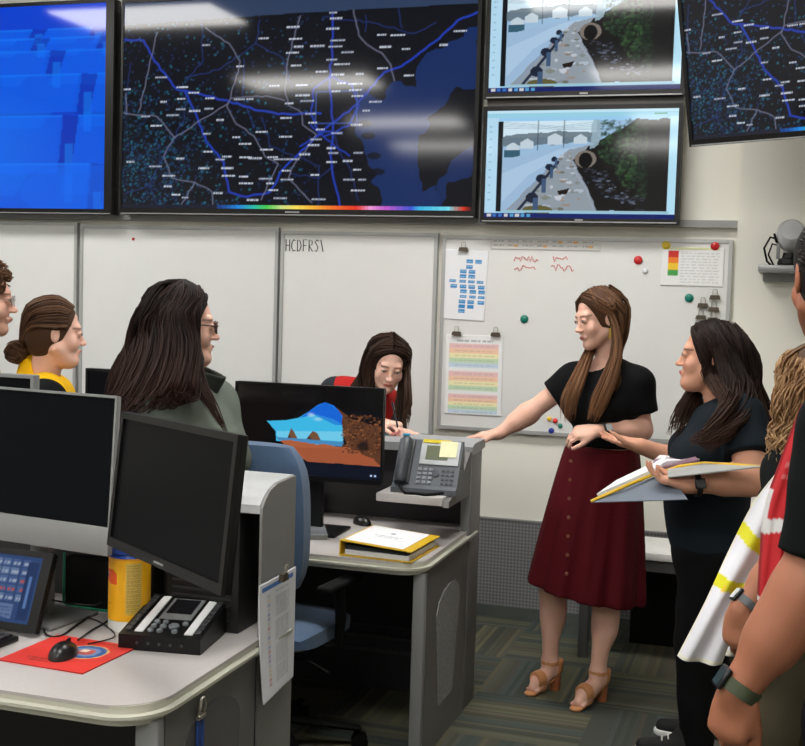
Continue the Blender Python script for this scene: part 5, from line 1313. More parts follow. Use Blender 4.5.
# earring
ep=P(-.084,-.002,-.055)-b0
MB().tube([tuple(ep+V(0,0,.022)),tuple(ep+V(0,0,.012))],.001).box(ep[0]-.007,ep[0]+.007,ep[1]-.002,ep[1]+.002,ep[2]-.03,ep[2]+.012,b=.001).build('earring',mat('gold',(200,160,70),.3,metal=.8),root)
def Rh_(R): v=R[:,0]*V(1,1,0); return unit(v)
def legs_pants(name,root,pel,kR,aR,kL,aL,w,m,inf=.014,top=None,R=None,res=.009,wid=None):
    f=Field(); f.ell(pel,np.array((.168*w,.115*w,.12))+inf,R,.05)
    wd=wid or .085*w
    rt=Rh_(R if R is not None else np.eye(3))
    f.cap(pel+rt*wd+V(0,0,-.05),kR,.092*w+inf,.060*w+inf,.05);f.cap(kR,aR,.060*w+inf,.050*w+inf*.6,.03)
    f.cap(pel-rt*wd+V(0,0,-.05),kL,.092*w+inf,.060*w+inf,.05);f.cap(kL,aL,.060*w+inf,.050*w+inf*.6,.03)
    cut=[(aR+V(0,0,-.03),(0,0,-1))]
    if top is not None: cut.append(((0,0,top),(0,0,1)))
    return blob(name,[f.mesh(res,noise=wr(.003,20,.5),cut=cut)],m,root,None,2,np.array(root.location))
def shoe(root,an,d,m,sole,L=.26):
    base=np.array(root.location); d=unit(np.array(d)*V(1,1,0)); a=np.array(an)*V(1,1,0)
    f=Field(); f.cap(a-d*.05+V(0,0,.05),a+d*.03+V(0,0,.06),.036,.038,.03); f.cap(a+d*.02+V(0,0,.05),a+d*(L-.1)+V(0,0,.036),.036,.030,.03,flat=((0,0,1),1.1)); f.cap(a+V(0,0,.05),a+V(0,0,.10),.042,.044,.03)
    s=blob('shoe',[f.mesh(.006,cut=[((0,0,.022),(0,0,-1)),((0,0,.115),(0,0,1))])],m,root,None,1,base)
    f=Field(); f.cap(a-d*.052+V(0,0,.014),a+d*(L-.1)+V(0,0,.014),.040,.037,.01); 
    blob('sole',[f.mesh(.005,cut=[((0,0,.026),(0,0,1)),((0,0,.003),(0,0,-1))])],sole,s,None,1,base)
    sd=np.cross(d,V(0,0,1))
    for i in range(4):
        c=a+d*(.03+i*.022)+V(0,0,.098-i*.008)
        MB().tube([tuple(c-sd*.022-V(0,0,.006)-base),tuple(c-base),tuple(c+sd*.022-V(0,0,.006)-base)],.003,n=6).build('lace',sole,s,smooth=60)
def bodyparts(B,hc,hand_boxes=(),res=.0075,hres=.0034,neck=.10):
    zc=nb[2]
    out=[B.mesh(res,hi=np.array((9,9,zc+.004)))]
    out.append(B.mesh(hres,lo=V(hc[0]-.15,hc[1]-.16,zc-.006),hi=hc+V(.14,.15,.16)))
    return out
blackp=fab('black trousers',(12,12,14)); whitesole=mat('white rubber sole',(222,222,220),.5); bshoe=mat('black canvas',(20,20,22),.8)
# =================================================================== woman with dark wavy hair holding a binder
Y=4.5
hc=A(708,357,Y); Rh=headframe(184,1,0); s=1.0
root=person('woman in dark tee with long dark wavy hair holding an open binder at right',(atZ(705,738,0).x,4.5,0)); b0=np.array(root.location)
nb=A(722,402,Y+.02); shL=A(741,418,Y-.15); shR=A(718,416,Y+.17)
elL=A(753,478,Y-.26); wrL_=A(686,484,Y-.36); elR=A(697,466,Y+.22); wrR_=A(640,446,Y+.1)
pel=A(710,548,Y); che=A(720,448,Y); Rt=basis((-1,-.1,0))
kL=A(708,640,Y-.08);aL=np.array(atZ(706,731,.08));kR=A(716,640,Y+.1);aR=np.array(atZ(716,722,.08))
kL=A(698,640,Y-.08);kR=A(706,640,Y+.1);aL=np.array((A(703,640,4.5)[0]-.0,4.42,.08)); aR=aL+V(.05,.2,0)
B=Field(); torso(B,pel,che,nb,shL,shR,Rt,w=1.15,bust=1.15,belly=1.1)
B.cap(nb+V(0,0,-.02),hc+Rh@V(0,-.025,-.05),.058,.056,.02); add_head(B,hc,Rh,s,full=.6)
arm(B,shL,elL,wrL_,1.3); arm(B,shR,elR,wrR_,1.15)
leg(B,pel-Rh_(Rt)*.075+V(0,0,-.05),kL,aL,.88);leg(B,pel+Rh_(Rt)*.075+V(0,0,-.05),kR,aR,.88)
add_hand(B,wrL_,V(-.97,-.1,.12),V(0,.1,1),1,curl=(.35,.4,.45,.5),thumb=.8)
add_hand(B,wrR_,V(-.97,-.12,.2),V(-.1,-.2,.95),-1,curl=(.08,.1,.14,.2),thumb=.7)
col=skincolor((216,160,134),[(hc,Rh,s)],brow=(40,28,24),lipc=(190,88,90))
blob('body',bodyparts(B,hc),skinm(),root,col,1,b0); eyes(root,hc,Rh,s,iris=(50,34,26))
T=Field(); torso(T,pel+V(0,0,.03),che,nb,shL,shR,Rt,w=1.15,inf=.015,bust=1.17,belly=1.13)
sleeve(T,shL,elL,.64,.088,.088);sleeve(T,shR,elR,.6,.08,.08)
T.cap(nb+V(-.02,0,-.012),nb+V(-.05,0,.12),.066,.08,.015,op='s')
shirt=blob('shirt',[T.mesh(.008,noise=wr(.004,20,2),cut=[((0,0,A(700,552,Y)[2]),(0,0,-1))])],fab('dark slate cotton',(24,32,39)),root,None,2,b0)
# small white chest mark
p_=A(694,427,Y-.2)-b0
legs_pants('trousers',root,pel,kR,aR,kL,aL,1.12,blackp,top=pel[2]+.2,R=Rt)
shoe(root,aL+V(-.03,0,0),(-1,-.1,0),bshoe,whitesole); shoe(root,aR+V(-.03,0,0),(-1,.1,0),bshoe,whitesole)
P=hp(hc,Rh,s); L=[]
# near (left) side is P(-x)
L.append(lock([P(0,.02,.122),P(-.07,.0,.08),P(-.088,-.04,.0),A(733,392,Y-.17),A(722,416,Y-.27),A(707,436,Y-.3),A(690,441,Y-.29)],[.014,.02,.022,.028,.03,.028,.018],130,wave=.35,freq=1.4))
L.append(lock([P(0,-.02,.122),P(-.075,-.05,.07),P(-.09,-.08,.0),A(745,392,Y-.13),A(741,418,Y-.22),A(719,436,Y-.3),A(704,449,Y-.3)],[.02,.028,.028,.034,.034,.03,.02],140,wave=.35,freq=1.4))
L.append(lock([P(0,-.07,.11),P(-.05,-.115,.05),P(-.04,-.14,-.04),A(752,395,Y-.05),A(762,425,Y-.08),A(758,448,Y-.1)],[.03,.04,.045,.04,.035,.02],140,wave=.3,freq=1.4))
L.append(lock([P(0,.02,.12),P(.07,.02,.07),P(.085,.0,-.02),P(.075,.02,-.1),A(683,415,Y+.02),A(674,437,Y+.0)],[.014,.02,.02,.022,.034,.026],120,wave=.35,freq=1.5))
L.append(lock([P(0,.03,.12),P(-.072,.03,.075),P(-.088,.01,.01),P(-.085,-.01,-.07),A(727,402,Y-.22),A(712,424,Y-.28)],[.012,.016,.018,.024,.026,.02],120,wave=.3,freq=1.4))
L.append(lock([P(-.01,-.09,.09),P(-.03,-.15,.0),P(-.03,-.16,-.1),A(764,412,Y),A(768,432,Y)],[.03,.035,.04,.035,.02],110,wave=.3))
hairmesh('hair',root,L+capstrands(P,12,.013),(30,21,19),(58,40,33),6,tip=(84,56,44),shell=scalp_shell(hc,Rh,s,.012),shellc=(34,24,21))
watch(root,wrL_+V(.035,.0,.0),wrL_-elL,c=(18,18,20),face=(50,52,56),r=.037,n=(0,-1,.2))
# open binder held in the left hand
Yb=Y-.38
t=thing('ring_binder','open yellow edged binder with papers held by the dark haired woman','binder',tuple(A(662,480,Yb)))
bb=np.array(t.location); q=lambda x,y,Yq:tuple(A(x,y,Yq)-bb)
blueg=mat('blue grey cover',(104,114,128),.5); greyc=mat('pale grey cover',(168,170,168),.5)
c4=[q(591,503,Yb-.02),q(694,497,Yb-.07),q(664,474,Yb+.10),q(592,499,Yb+.0)]
MB().add(*slab([q(591,503,Yb-.03),q(688,500,Yb-.08),q(668,473,Yb+.12),q(591,500,Yb-.02)],.004)).build('left_cover',blueg,t)
MB().tube([q(591,501.5,Yb-.03),q(630,484,Yb+.03),q(662,471,Yb+.11)],.006,n=6).build('yellow_edge',yel,t)
MB().add(*slab([q(668,478,Yb-.04),q(766,467,Yb-.05),q(706,464,Yb+.08),q(668,470,Yb+.1)],.004)).build('right_cover',greyc,t)
MB().tube([q(662,472,Yb+.11),q(680,466,Yb+.09),q(704,463,Yb+.08),q(740,465,Yb+.0),q(768,467.5,Yb-.05)],.006,n=6).build('yellow_edge',yel,t)
m=MB()
m.add(*slab([q(598,497,Yb),q(662,469,Yb+.12),q(668,459,Yb+.25),q(618,483,Yb+.16)],.012)); m.build('pages',paper,t)
MB().add(*slab([q(650,472,Yb+.13),q(700,462,Yb+.1),q(694,457,Yb+.24),q(655,461,Yb+.25)],.008)).build('pages',mat('plum paper',(128,96,112),.7),t)
MB().add(*slab([q(640,474,Yb+.12),q(668,462,Yb+.15),q(706,459,Yb+.2),q(660,456,Yb+.3)],.004)).build('loose_sheet',paper,t)
# =================================================================== man leaning arm, near right
Y=2.42
root=person('man with short dark hair and olive watch in black shirt at the right edge',(atY(850,600,Y+.08).x,Y+.08,0)); b0=np.array(root.location)
hc=A(836,277,Y+.12); Rh=headframe(112,-4,0); s=1.05
nb=A(852,366,Y+.12); shL=A(836,425,Y+.02); shR=A(836,425,Y+.02)+V(.36,.16,.0); Rt=basis((-.42,.9,0))
elL=A(808,588,Y-.0); wr8=A(739,690,Y-.04); elR=shR+V(.06,.02,-.3);wrr=elR+V(-.04,.2,-.16)
che=(shL+shR)/2+V(0,.03,-.15); pel=che+V(.0,-.03,-.42)
kL=pel+V(-.1,.02,-.45);kR=pel+V(.1,.02,-.45);aL=kL+V(0,-.02,0);aL[2]=.08;aR=kR+V(0,-.02,0);aR[2]=.08
B=Field(); torso(B,pel,che,nb,shL,shR,Rt,w=1.15); B.cap(nb+V(0,0,-.02),hc+Rh@V(0,-.025,-.05),.064,.062,.02); add_head(B,hc,Rh,s,male=True)
B.cap(shL,elL,.058,.052,.03); B.cap(elL,wr8,.056,.036,.03); B.cap(elL*.9+wr8*.1,elL*.5+wr8*.5,.060,.052,.04); arm(B,shR,elR,wrr,1.15)
leg(B,pel-Rh_(Rt)*.075+V(0,0,-.05),kL,aL,.88);leg(B,pel+Rh_(Rt)*.075+V(0,0,-.05),kR,aR,.88)
add_hand(B,wr8,V(-.22,-.05,-1),V(.35,.85,-.1),1,curl=(.5,.55,.6,.65),s=1.08,thumb=.4); add_hand(B,wrr,V(-.3,.8,-.2),V(-.5,0,-.8),-1,s=1.05)
blob('body',bodyparts(B,hc,res=.007),skinm(),root,skincolor((166,108,82),[(hc,Rh,s)],brow=(40,30,24)),1,b0); eyes(root,hc,Rh,s)
T=Field(); torso(T,pel+V(0,0,.04),che,nb,shL,shR,Rt,w=1.15,inf=.016,belly=.6); sleeve(T,shL,elL,.80,.070,.068);sleeve(T,shR,elR,.8,.078,.078)
T.cap(nb+V(0,0,.0),nb+V(-.02,.04,.12),.07,.085,.012,op='s')
blob('shirt',[T.mesh(.008,noise=wr(.004,18,4),cut=[(pel+V(0,0,-.1),(0,0,-1))])],fab('black polo cotton',(12,15,16)),root,None,2,b0)
legs_pants('trousers',root,pel,kR,aR,kL,aL,1.15,fab('dark trousers',(16,16,18)),R=Rt)
for a_ in (aL,aR): shoe(root,a_,(-.42,.9,0),bshoe,mat('dark sole',(30,30,30),.6))
P=hp(hc,Rh,s)
def shorts(P,n=260,seed=3,ln=.018,low=-.045,front=.04,curl=0,rad=.004,num=6,g=.008,r=.0022,frac=1.):
    rg=np.random.default_rng(seed); out=[]
    for i in range(n):
        a=rg.uniform(0,2*PI);z=rg.uniform(low,.125); x,y=math.cos(a)*.09,math.sin(a)*.1
        if y>front-.02 and z<.075: continue
        if abs(x)>.05 and y>.02 and z<.03: continue
        rr_=math.sqrt(max(0.02,1-((z-.035)/.1)**2)); p0=onskull(P,x*rr_,y*rr_-.02,z,g-.004); 
        c=P(0,-.02,.035); nrm=unit(p0-c)
        if curl:
            t1=unit(np.cross(nrm,rg.normal(size=3))); t2=np.cross(nrm,t1); pts=[p0+nrm*curl*1.1*k/6+(t1*math.cos(k*1.1)+t2*math.sin(k*1.1))*curl*.45 for k in range(7)]
            out.append(lock(pts,[rad]*7,num,r=r,wave=0,seg=14,rag=False))
        else:
            dn=unit(P(x*.6,-.12,z-.05)-p0+nrm*.02); out.append(lock([p0,p0+nrm*.004+dn*ln*.5,p0+nrm*.004+dn*ln],[rad,rad,rad*.7],num,r=r,seg=6,wave=0))
    return out
hairmesh('hair',root,shorts(P,420,3,.028),(26,20,18),(48,38,32),8,shell=scalp_shell(hc,Rh,s,.009),shellc=(30,24,21))
watch(root,wr8+unit(elL-wr8)*.004,wr8-elL,c=(62,70,48),face=(40,46,36),r=.043,wd=.026,n=(-.9,-.3,.2),sz=.021)
# red vest worn open : hanging front panel and back panel
redv=mat('red vest cloth',(255,255,255),.7,bump=.2,bscale=300,attr=True)
I=Img(40,90,(200,36,44)); I.rect(0,0,3,90,(150,24,30)); I.rect(37,0,40,90,(150,24,30)); I.poly([(0,50),(40,42),(40,47),(0,56)],(222,222,222)); I.poly([(0,34),(0,56),(5,56),(5,34)],(225,222,222)); I.poly([(0,86),(40,78),(40,82),(0,90)],(222,222,222)); I.words(8,20,34,2,(226,140,140),.7,4);I.words(8,25,30,2,(226,140,140),.6,4)
cloth_sheet('vest',redv,root,[A(801,404,Y+.06),A(777,468,Y+.13),A(764,508,Y+.17),A(759,560,Y+.18),A(757,600,Y+.18)],[A(835,405,Y+.03),A(815,470,Y+.08),A(806,520,Y+.12),A(800,575,Y+.13),A(796,612,Y+.13)],I,fold=.006)
# =================================================================== curly haired person in white vest
Y=3.35
root=person('person with long curly fair hair in a white vest with yellow stripes',(atY(806,600,Y).x,Y,0)); b0=np.array(root.location)
hc=A(812,392,Y); Rh=headframe(105,-8,0); s=1.
nb=A(808,442,Y); shL=A(790,470,Y-.14); shR=A(826,468,Y+.2); Rt=basis((-.6,.8,0))
elL=A(787,560,Y-.30); wr7=A(741,610,Y-.36); elR=A(820,560,Y+.22); wrR7=A(770,600,Y+.2)
che=A(822,500,Y+.04); pel=A(812,615,Y+.02)
kL=A(770,720,Y-.08);aL=np.array((kL[0]+.02,kL[1],.08));kR=A(790,715,Y+.12);aR=np.array((kR[0]+.02,kR[1],.08))
kL[2]=max(kL[2],.44);kR[2]=.44
B=Field(); torso(B,pel,che,nb,shL,shR,Rt,w=.98,bust=.7); B.cap(nb+V(0,0,-.02),hc+Rh@V(0,-.025,-.05),.05,.048,.02); add_head(B,hc,Rh,s)
arm(B,shL,elL,wr7,1.05);arm(B,shR,elR,wrR7,1.0); leg(B,pel-Rh_(Rt)*.075+V(0,0,-.05),kL,aL,.88);leg(B,pel+Rh_(Rt)*.075+V(0,0,-.05),kR,aR,.88)
add_hand(B,wr7,V(-.1,-.05,-1),V(.3,.9,0),1,curl=(.5,.5,.5,.6),s=.95); add_hand(B,wrR7,V(-.7,0,-.5),V(0,0,-1),-1,curl=(.5,.5,.5,.6),s=.95)
blob('body',bodyparts(B,hc),skinm(),root,skincolor((174,116,90),[(hc,Rh,s)]),1,b0); eyes(root,hc,Rh,s)
T=Field(); torso(T,pel+V(0,0,.06),che,nb,shL,shR,Rt,w=.98,inf=.014,bust=.73); sleeve(T,shL,elL,.55,.066,.066);sleeve(T,shR,elR,.55,.066,.066); T.cap(nb+V(0,0,0),nb+V(-.02,.04,.12),.06,.075,.012,op='s')
blob('shirt',[T.mesh(.008,noise=wr(.004,18,4),cut=[(pel+V(0,0,-.06),(0,0,-1))])],fab('black polo cotton',(12,15,16)),root,None,2,b0)
legs_pants('trousers',root,pel,kR,aR,kL,aL,1.0,fab('khaki trousers',(86,80,64),bs=300),R=Rt)
for a_ in (aL,aR): shoe(root,a_,(-.7,.5,0),bshoe,mat('dark sole',(30,30,30),.6))
P=hp(hc,Rh,s); L=[]
for i,(x0,x1,yy) in enumerate(((786,776,-.12),(792,781,-.15),(799,788,-.17),(806,797,-.18),(814,808,-.16),(822,820,-.1))):
    L.append(lock([P(0,-.02,.125),A(x0+12,372,Y+yy*.7),A(x0,396,Y+yy),A(x0-2,425,Y+yy),A(x1+4,452,Y+yy),A(x1,482-3*i,Y+yy)],[.02,.028,.03,.03,.03,.022],70,wave=.7,freq=4.2,seg=30,r=.0024))
hairmesh('hair',root,L+capstrands(P,10,.014,wave=.5),(130,92,62),(200,158,114),9,tip=(216,178,132),shell=scalp_shell(hc,Rh,s,.012),shellc=(96,68,46))
watch(root,wr7+unit(elL-wr7)*.02,wr7-elL,c=(96,98,102),face=(200,202,205),r=.033,n=(-.9,-.3,.2))
whv=mat('white vest cloth',(255,255,255),.6,bump=.15,bscale=200,attr=True)
I=Img(44,120,(232,232,240)); I.rect(0,0,1.5,120,(236,232,214));I.rect(42,0,44,120,(236,232,214));I.rect(0,117,44,120,(236,232,214))
I.poly([(0,41),(42,50),(42,58),(0,49)],(226,222,30)); I.poly([(0,72),(42,76),(42,83),(0,79)],(226,222,30))
for k in range(20): I.ell(random.uniform(10,40),random.uniform(77,81),1.5,1,(240,200,60),.7)
cloth_sheet('vest',whv,root,[A(775,474,Y-.24),A(752,505,Y-.25),A(728,552,Y-.26),A(704,604,Y-.27),A(677,656,Y-.26)],[A(796,486,Y-.2),A(788,520,Y-.22),A(770,565,Y-.25),A(744,606,Y-.27),A(722,664,Y-.26)],I,fold=.010,nf=1.5)
I=Img(20,40,(214,214,222)); I.rect(0,36,20,40,(232,228,210))
cloth_sheet('vest_lining',whv,root,[A(742,590,Y-.02),A(735,620,Y-.02),A(716,652,Y-.02)],[A(775,592,Y-.0),A(765,625,Y-.0),A(752,655,Y-.0)],I,fold=.005,nf=1)
# =================================================================== woman with long dark hair and glasses
Y=3.41
root=person('woman with long dark hair and glasses in grey green jacket seen from behind',(atY(180,600,Y).x,Y,0)); b0=np.array(root.location)
hc=A(184,326,Y); Rh=headframe(32,-3,0); s=1.
nb=A(182,378,Y); shR=A(166,400,Y-.17); shL=A(212,402,Y+.16); Rt=basis((.86,.5,0))
elR=A(170,500,Y-.2);wRr=elR+V(.06,.02,-.24);elL=A(232,498,Y+.1);wLl=elL+V(.02,.0,-.24)
che=A(194,446,Y); pel=A(186,590,Y)
kR=pel+V(.02,-.08,-.45);aR=kR*V(1,1,0)+V(0,0,.08);kL=pel+V(.02,.1,-.45);aL=kL*V(1,1,0)+V(0,0,.08)
B=Field(); torso(B,pel,che,nb,shL,shR,Rt,w=1.05,bust=1.); B.cap(nb+V(0,0,-.02),hc+Rh@V(0,-.025,-.05),.05,.048,.02); add_head(B,hc,Rh,s,full=.2)
arm(B,shL,elL,wLl,1.);arm(B,shR,elR,wRr,1.0); leg(B,pel-Rh_(Rt)*.075+V(0,0,-.05),kL,aL,.88);leg(B,pel+Rh_(Rt)*.075+V(0,0,-.05),kR,aR,.88)
add_hand(B,wLl,V(.2,0,-1),V(0,-1,0),-1); add_hand(B,wRr,V(.2,0,-1),V(0,1,0),1)
blob('body',bodyparts(B,hc),skinm(),root,skincolor((236,188,168),[(hc,Rh,s)],brow=(40,28,24),lipc=(190,80,84)),1,b0); eyes(root,hc,Rh,s); glasses(root,hc,Rh,s,r=.0026)
T=Field(); torso(T,pel+V(0,0,.06),che,nb,shL,shR,Rt,w=1.08,inf=.024,bust=1.); arm(T,shL,elL,wLl,1.15,inf=.016);arm(T,shR,elR,wRr,1.15,inf=.016)
T.cap(nb+V(0,0,.0),nb+V(.03,.02,.14),.066,.08,.012,op='s')
jk=blob('jacket',[T.mesh(.0085,noise=wr(.006,16,1),cut=[(pel+V(0,0,-.08),(0,0,-1))])],fab('grey green jacket cloth',(108,116,107),bs=350),root,None,2,b0)
f=Field(); cd=unit(V(.35,.15,1)); cb=nb+V(.03,.0,.0); f.cap(cb,cb+cd*.045,.098,.104,.005,clip=[(cb+cd*.045,cd),(cb-cd*.03,-cd)]); f.cap(cb-cd*.1,cb+cd*.12,.086,.092,.004,op='s')
blob('collar',[f.mesh(.005)],fab('dark collar knit',(58,62,56)),jk,None,1,b0)
legs_pants('trousers',root,pel,kR,aR,kL,aL,1.05,blackp,R=Rt)
for a_ in (aL,aR): shoe(root,a_,(.9,.3,0),bshoe,whitesole)
P=hp(hc,Rh,s); L=[]
for (x0,x1,x2,yy,yb) in ((161,134,106,-.02,404),(167,142,114,-.08,410),(174,152,126,-.12,414),(180,162,138,-.14,410),(186,173,153,-.15,402),(192,184,168,-.15,392),(195,191,182,-.13,382)):
    L.append(lock([P(0,-.01,.125),A(x0,296,Y+yy),A((x0+x1)/2-2,330,Y+yy*1.15),A(x1,368,Y+yy*1.2-.04),A((x1+x2)/2,398,Y+yy*1.2-.09),A(x2,yb,Y+yy*1.2-.12)],[.022,.024,.028,.034,.034,.022],95,wave=.25,freq=1.3,r=.0022))
L.append(lock([P(0,-.02,.127),P(0,-.09,.10),P(0,-.125,.03),A(134,345,Y-.02),A(119,376,Y-.05),A(109,402,Y-.06)],[.02,.028,.03,.03,.03,.02],110,wave=.2,r=.0022))
L.append(lock([P(0,.0,.127),P(.03,-.07,.11),P(.05,-.11,.04),A(148,340,Y-.1),A(136,376,Y-.13),A(126,404,Y-.14)],[.02,.028,.03,.03,.03,.02],110,wave=.2,r=.0022))
L.append(lock([P(0,.03,.12),P(.06,.045,.075),P(.080,.01,.01),A(198,352,Y-.12),A(199,380,Y-.16),A(212,406,Y-.18),A(228,436,Y-.16)],[.016,.018,.014,.016,.018,.014,.006],60,wave=.35,freq=1.6))
L.append(lock([P(0,-.02,.12),P(-.075,-.03,.06),P(-.085,-.05,-.03),P(-.08,-.06,-.12),P(-.08,-.08,-.22)],[.02,.03,.03,.035,.03],60))
hairmesh('hair',root,L+capstrands(P,12,.011),(28,20,19),(60,42,36),11,tip=(72,46,38),shell=scalp_shell(hc,Rh,s,.009),shellc=(34,25,22))
# =================================================================== woman with bun and yellow vest
Y=3.74
root=person('woman in yellow vest with her hair in a low bun, facing right',(atY(45,600,Y).x,Y,0)); b0=np.array(root.location)
hc=A(56,333,Y); Rh=headframe(38,-5,0); s=.96
nb=A(44,378,Y+.01); shR=A(44,400,Y-.16); shL=A(54,398,Y+.16); Rt=basis((.98,.15,0))
elR=A(50,480,Y-.2);wRr=elR+V(.2,.05,-.05);elL=A(60,480,Y+.2);wLl=elL+V(.2,.0,-.05)
che=A(48,450,Y); pel=A(44,560,Y); kR=pel+V(.02,-.09,-.45);aR=kR*V(1,1,0)+V(0,0,.08);kL=pel+V(.02,.1,-.45);aL=kL*V(1,1,0)+V(0,0,.08)
B=Field(); torso(B,pel,che,nb,shL,shR,Rt,w=1.05,bust=1.); B.cap(nb+V(0,0,-.02),hc+Rh@V(0,-.02,-.05),.054,.052,.02); add_head(B,hc,Rh,s,full=.4)
arm(B,shL,elL,wLl,1.);arm(B,shR,elR,wRr,1.0); leg(B,pel-Rh_(Rt)*.075+V(0,0,-.05),kL,aL,.88);leg(B,pel+Rh_(Rt)*.075+V(0,0,-.05),kR,aR,.88)
add_hand(B,wLl,V(.9,0,-.2),V(0,.3,-1),-1); add_hand(B,wRr,V(.9,0,-.2),V(0,-.3,-1),1)
blob('body',bodyparts(B,hc),skinm(),root,skincolor((238,190,170),[(hc,Rh,s)],brow=(96,70,52),lipc=(196,104,100)),1,b0); eyes(root,hc,Rh,s,look=(0,1,-1))
T=Field(); torso(T,pel+V(0,0,.06),che,nb,shL,shR,Rt,w=1.05,inf=.014,bust=1.); sleeve(T,shL,elL,.8,.07,.066);sleeve(T,shR,elR,.8,.074,.07); T.cap(nb+V(0.01,0,.0),nb+V(.03,0,.12),.062,.078,.012,op='s')
blob('shirt',[T.mesh(.0085,noise=wr(.004,18,1),cut=[(pel+V(0,0,-.05),(0,0,-1))])],fab('black polo cotton',(12,15,16)),root,None,2,b0)
T=Field(); torso(T,pel+V(0,0,.06),che,nb,shL*.8+nb*.2+V(0,0,.004),shR*.8+nb*.2+V(0,0,.004),Rt,w=1.05,inf=.024,bust=1.); T.cap(nb+V(-.035,0,.0),nb+V(-.03,0,.03),.07,.066,.03)
for sh_,sg in ((shL,1),(shR,-1)): T.cap(sh_+V(0,sg*.0,-.04),sh_+V(.01,sg*.2,-.0),.088,.11,.01,op='s')
T.cap(nb+V(.02,0,.0),nb+V(.05,0,.14),.06,.082,.012,op='s')
blob('vest',[T.mesh(.0085,cut=[(pel+V(0,0,-.02),(0,0,-1))])],fab('yellow vest cloth',(244,190,16),.7),root,None,2,b0)
legs_pants('trousers',root,pel,kR,aR,kL,aL,1.05,blackp,R=Rt)
for a_ in (aL,aR): shoe(root,a_,(1,0,0),bshoe,whitesole)
P=hp(hc,Rh,s); bun=A(20,352,Y-.02)
L=backstrands(P,bun,16,.009,rows=26)
f=Field(); f.ell(bun,(.042,.04,.038),None,.01)
for k in range(9):
    a=k*2*PI/9; L.append(lock([bun+V(.03*math.cos(a+j*.8),-.028+.012*math.sin(j*1.3),.03*math.sin(a+j*.8)) for j in range(5)],[.011]*5,26,r=.0024))
    L.append(lock([bun+V(.036*math.cos(a+j*.7),.0+.02*math.cos(j),.034*math.sin(a+j*.7)) for j in range(5)],[.010]*5,20,r=.0024))
v1,f1=scalp_shell(hc,Rh,s,.006);v2,f2=f.mesh(.005)
hairmesh('hair',root,L,(76,54,42),(140,104,78),12,shell=(np.concatenate([v1,v2]),np.concatenate([f1,f2+len(v1)])),shellc=(92,66,50))
# =================================================================== curly man at left edge
Y=3.47
root=person('man with curly light brown hair and round glasses cut by the left edge',(atY(-25,600,Y).x,Y,0)); b0=np.array(root.location)
hc=A(-17,300,Y); Rh=headframe(30,-2,0); s=1.0
nb=A(-62,362,Y); shR=nb+V(.02,-.18,-.07);shL=nb+V(.02,.2,-.07);Rt=basis((1,0,0)); che=nb+V(.02,0,-.2);pel=nb+V(0,0,-.58)
elR=shR+V(-.02,.0,-.3);wRr=elR+V(.04,.06,-.25);elL=shL+V(0,.06,-.3);wLl=elL+V(.18,0,-.12)
kR=pel+V(.02,-.1,-.45);aR=kR*V(1,1,0)+V(0,0,.08);kL=pel+V(.02,.1,-.45);aL=kL*V(1,1,0)+V(0,0,.08)
B=Field(); torso(B,pel,che,nb,shL,shR,Rt,w=1.08); B.cap(nb+V(0,0,-.02),hc+Rh@V(0,-.02,-.05),.058,.056,.02); add_head(B,hc,Rh,s,male=True)
arm(B,shL,elL,wLl,1.05);arm(B,shR,elR,wRr,1.05); leg(B,pel-Rh_(Rt)*.075+V(0,0,-.05),kL,aL,.88);leg(B,pel+Rh_(Rt)*.075+V(0,0,-.05),kR,aR,.88)
add_hand(B,wLl,V(.9,0,-.4),V(0,.6,-1),-1); add_hand(B,wRr,V(.1,0,-1),V(0,1,0),1)
blob('body',bodyparts(B,hc),skinm(),root,skincolor((236,184,162),[(hc,Rh,s)],stubble=(140,100,76)),1,b0); eyes(root,hc,Rh,s); glasses(root,hc,Rh,s,(120,110,104),.0012)
T=Field(); torso(T,pel+V(0,0,.04),che,nb,shL,shR,Rt,w=1.08,inf=.016); sleeve(T,shL,elL,.85,.072,.07);sleeve(T,shR,elR,.85,.072,.07); T.cap(nb,nb+V(.03,0,.12),.066,.08,.012,op='s')
blob('shirt',[T.mesh(.0085,noise=wr(.004,18,1),cut=[(pel+V(0,0,-.08),(0,0,-1))])],fab('pale shirt cloth',(206,200,188)),root,None,2,b0)
legs_pants('trousers',root,pel,kR,aR,kL,aL,1.05,fab('dark trousers',(16,16,18)),R=Rt)
for a_ in (aL,aR): shoe(root,a_,(1,0,0),bshoe,mat('dark sole',(30,30,30),.6))
P=hp(hc,Rh,s)
hairmesh('hair',root,shorts(P,300,4,front=.095,curl=.026,rad=.005,num=7,g=.014),(92,64,46),(150,108,78),13,shell=scalp_shell(hc,Rh,s,.015),shellc=(84,58,42))
# =================================================================== woman writing on the counter
Y=5.08
root=person('woman in red vest leaning down to write on the raised counter',(atY(345,600,5.35).x,5.32,0)); b0=np.array(root.location)
hc=A(389,363,Y-.02); Rh=headframe(-66,-26,6); s=.98
nb=A(374,392,Y+.1); shR=A(334,393,Y+.06); shL=A(388,408,Y+.26); Rt=basis((.35,-.85,-.5))
elR=A(334,440,Y-.05);wRr=A(382,424,4.77);elL=A(398,452,Y+.06);wLl=A(393,431,4.83)
che=A(366,425,Y+.2); pel=np.array((atY(348,500,5.4).x,5.45,.92))
kR=pel+V(-.1,-.08,-.44);aR=kR*V(1,1,0)+V(0,.06,.08);kL=pel+V(.1,-.08,-.44);aL=kL*V(1,1,0)+V(0,.06,.08)
B=Field(); torso(B,pel,che,nb,shL,shR,Rt,w=.98,bust=.9,k=.07); B.cap(pel,che,.12,.12,.06); B.cap(nb+V(0,0,-.02),hc+Rh@V(0,-.025,-.05),.048,.046,.02); add_head(B,hc,Rh,s,smile=.5)
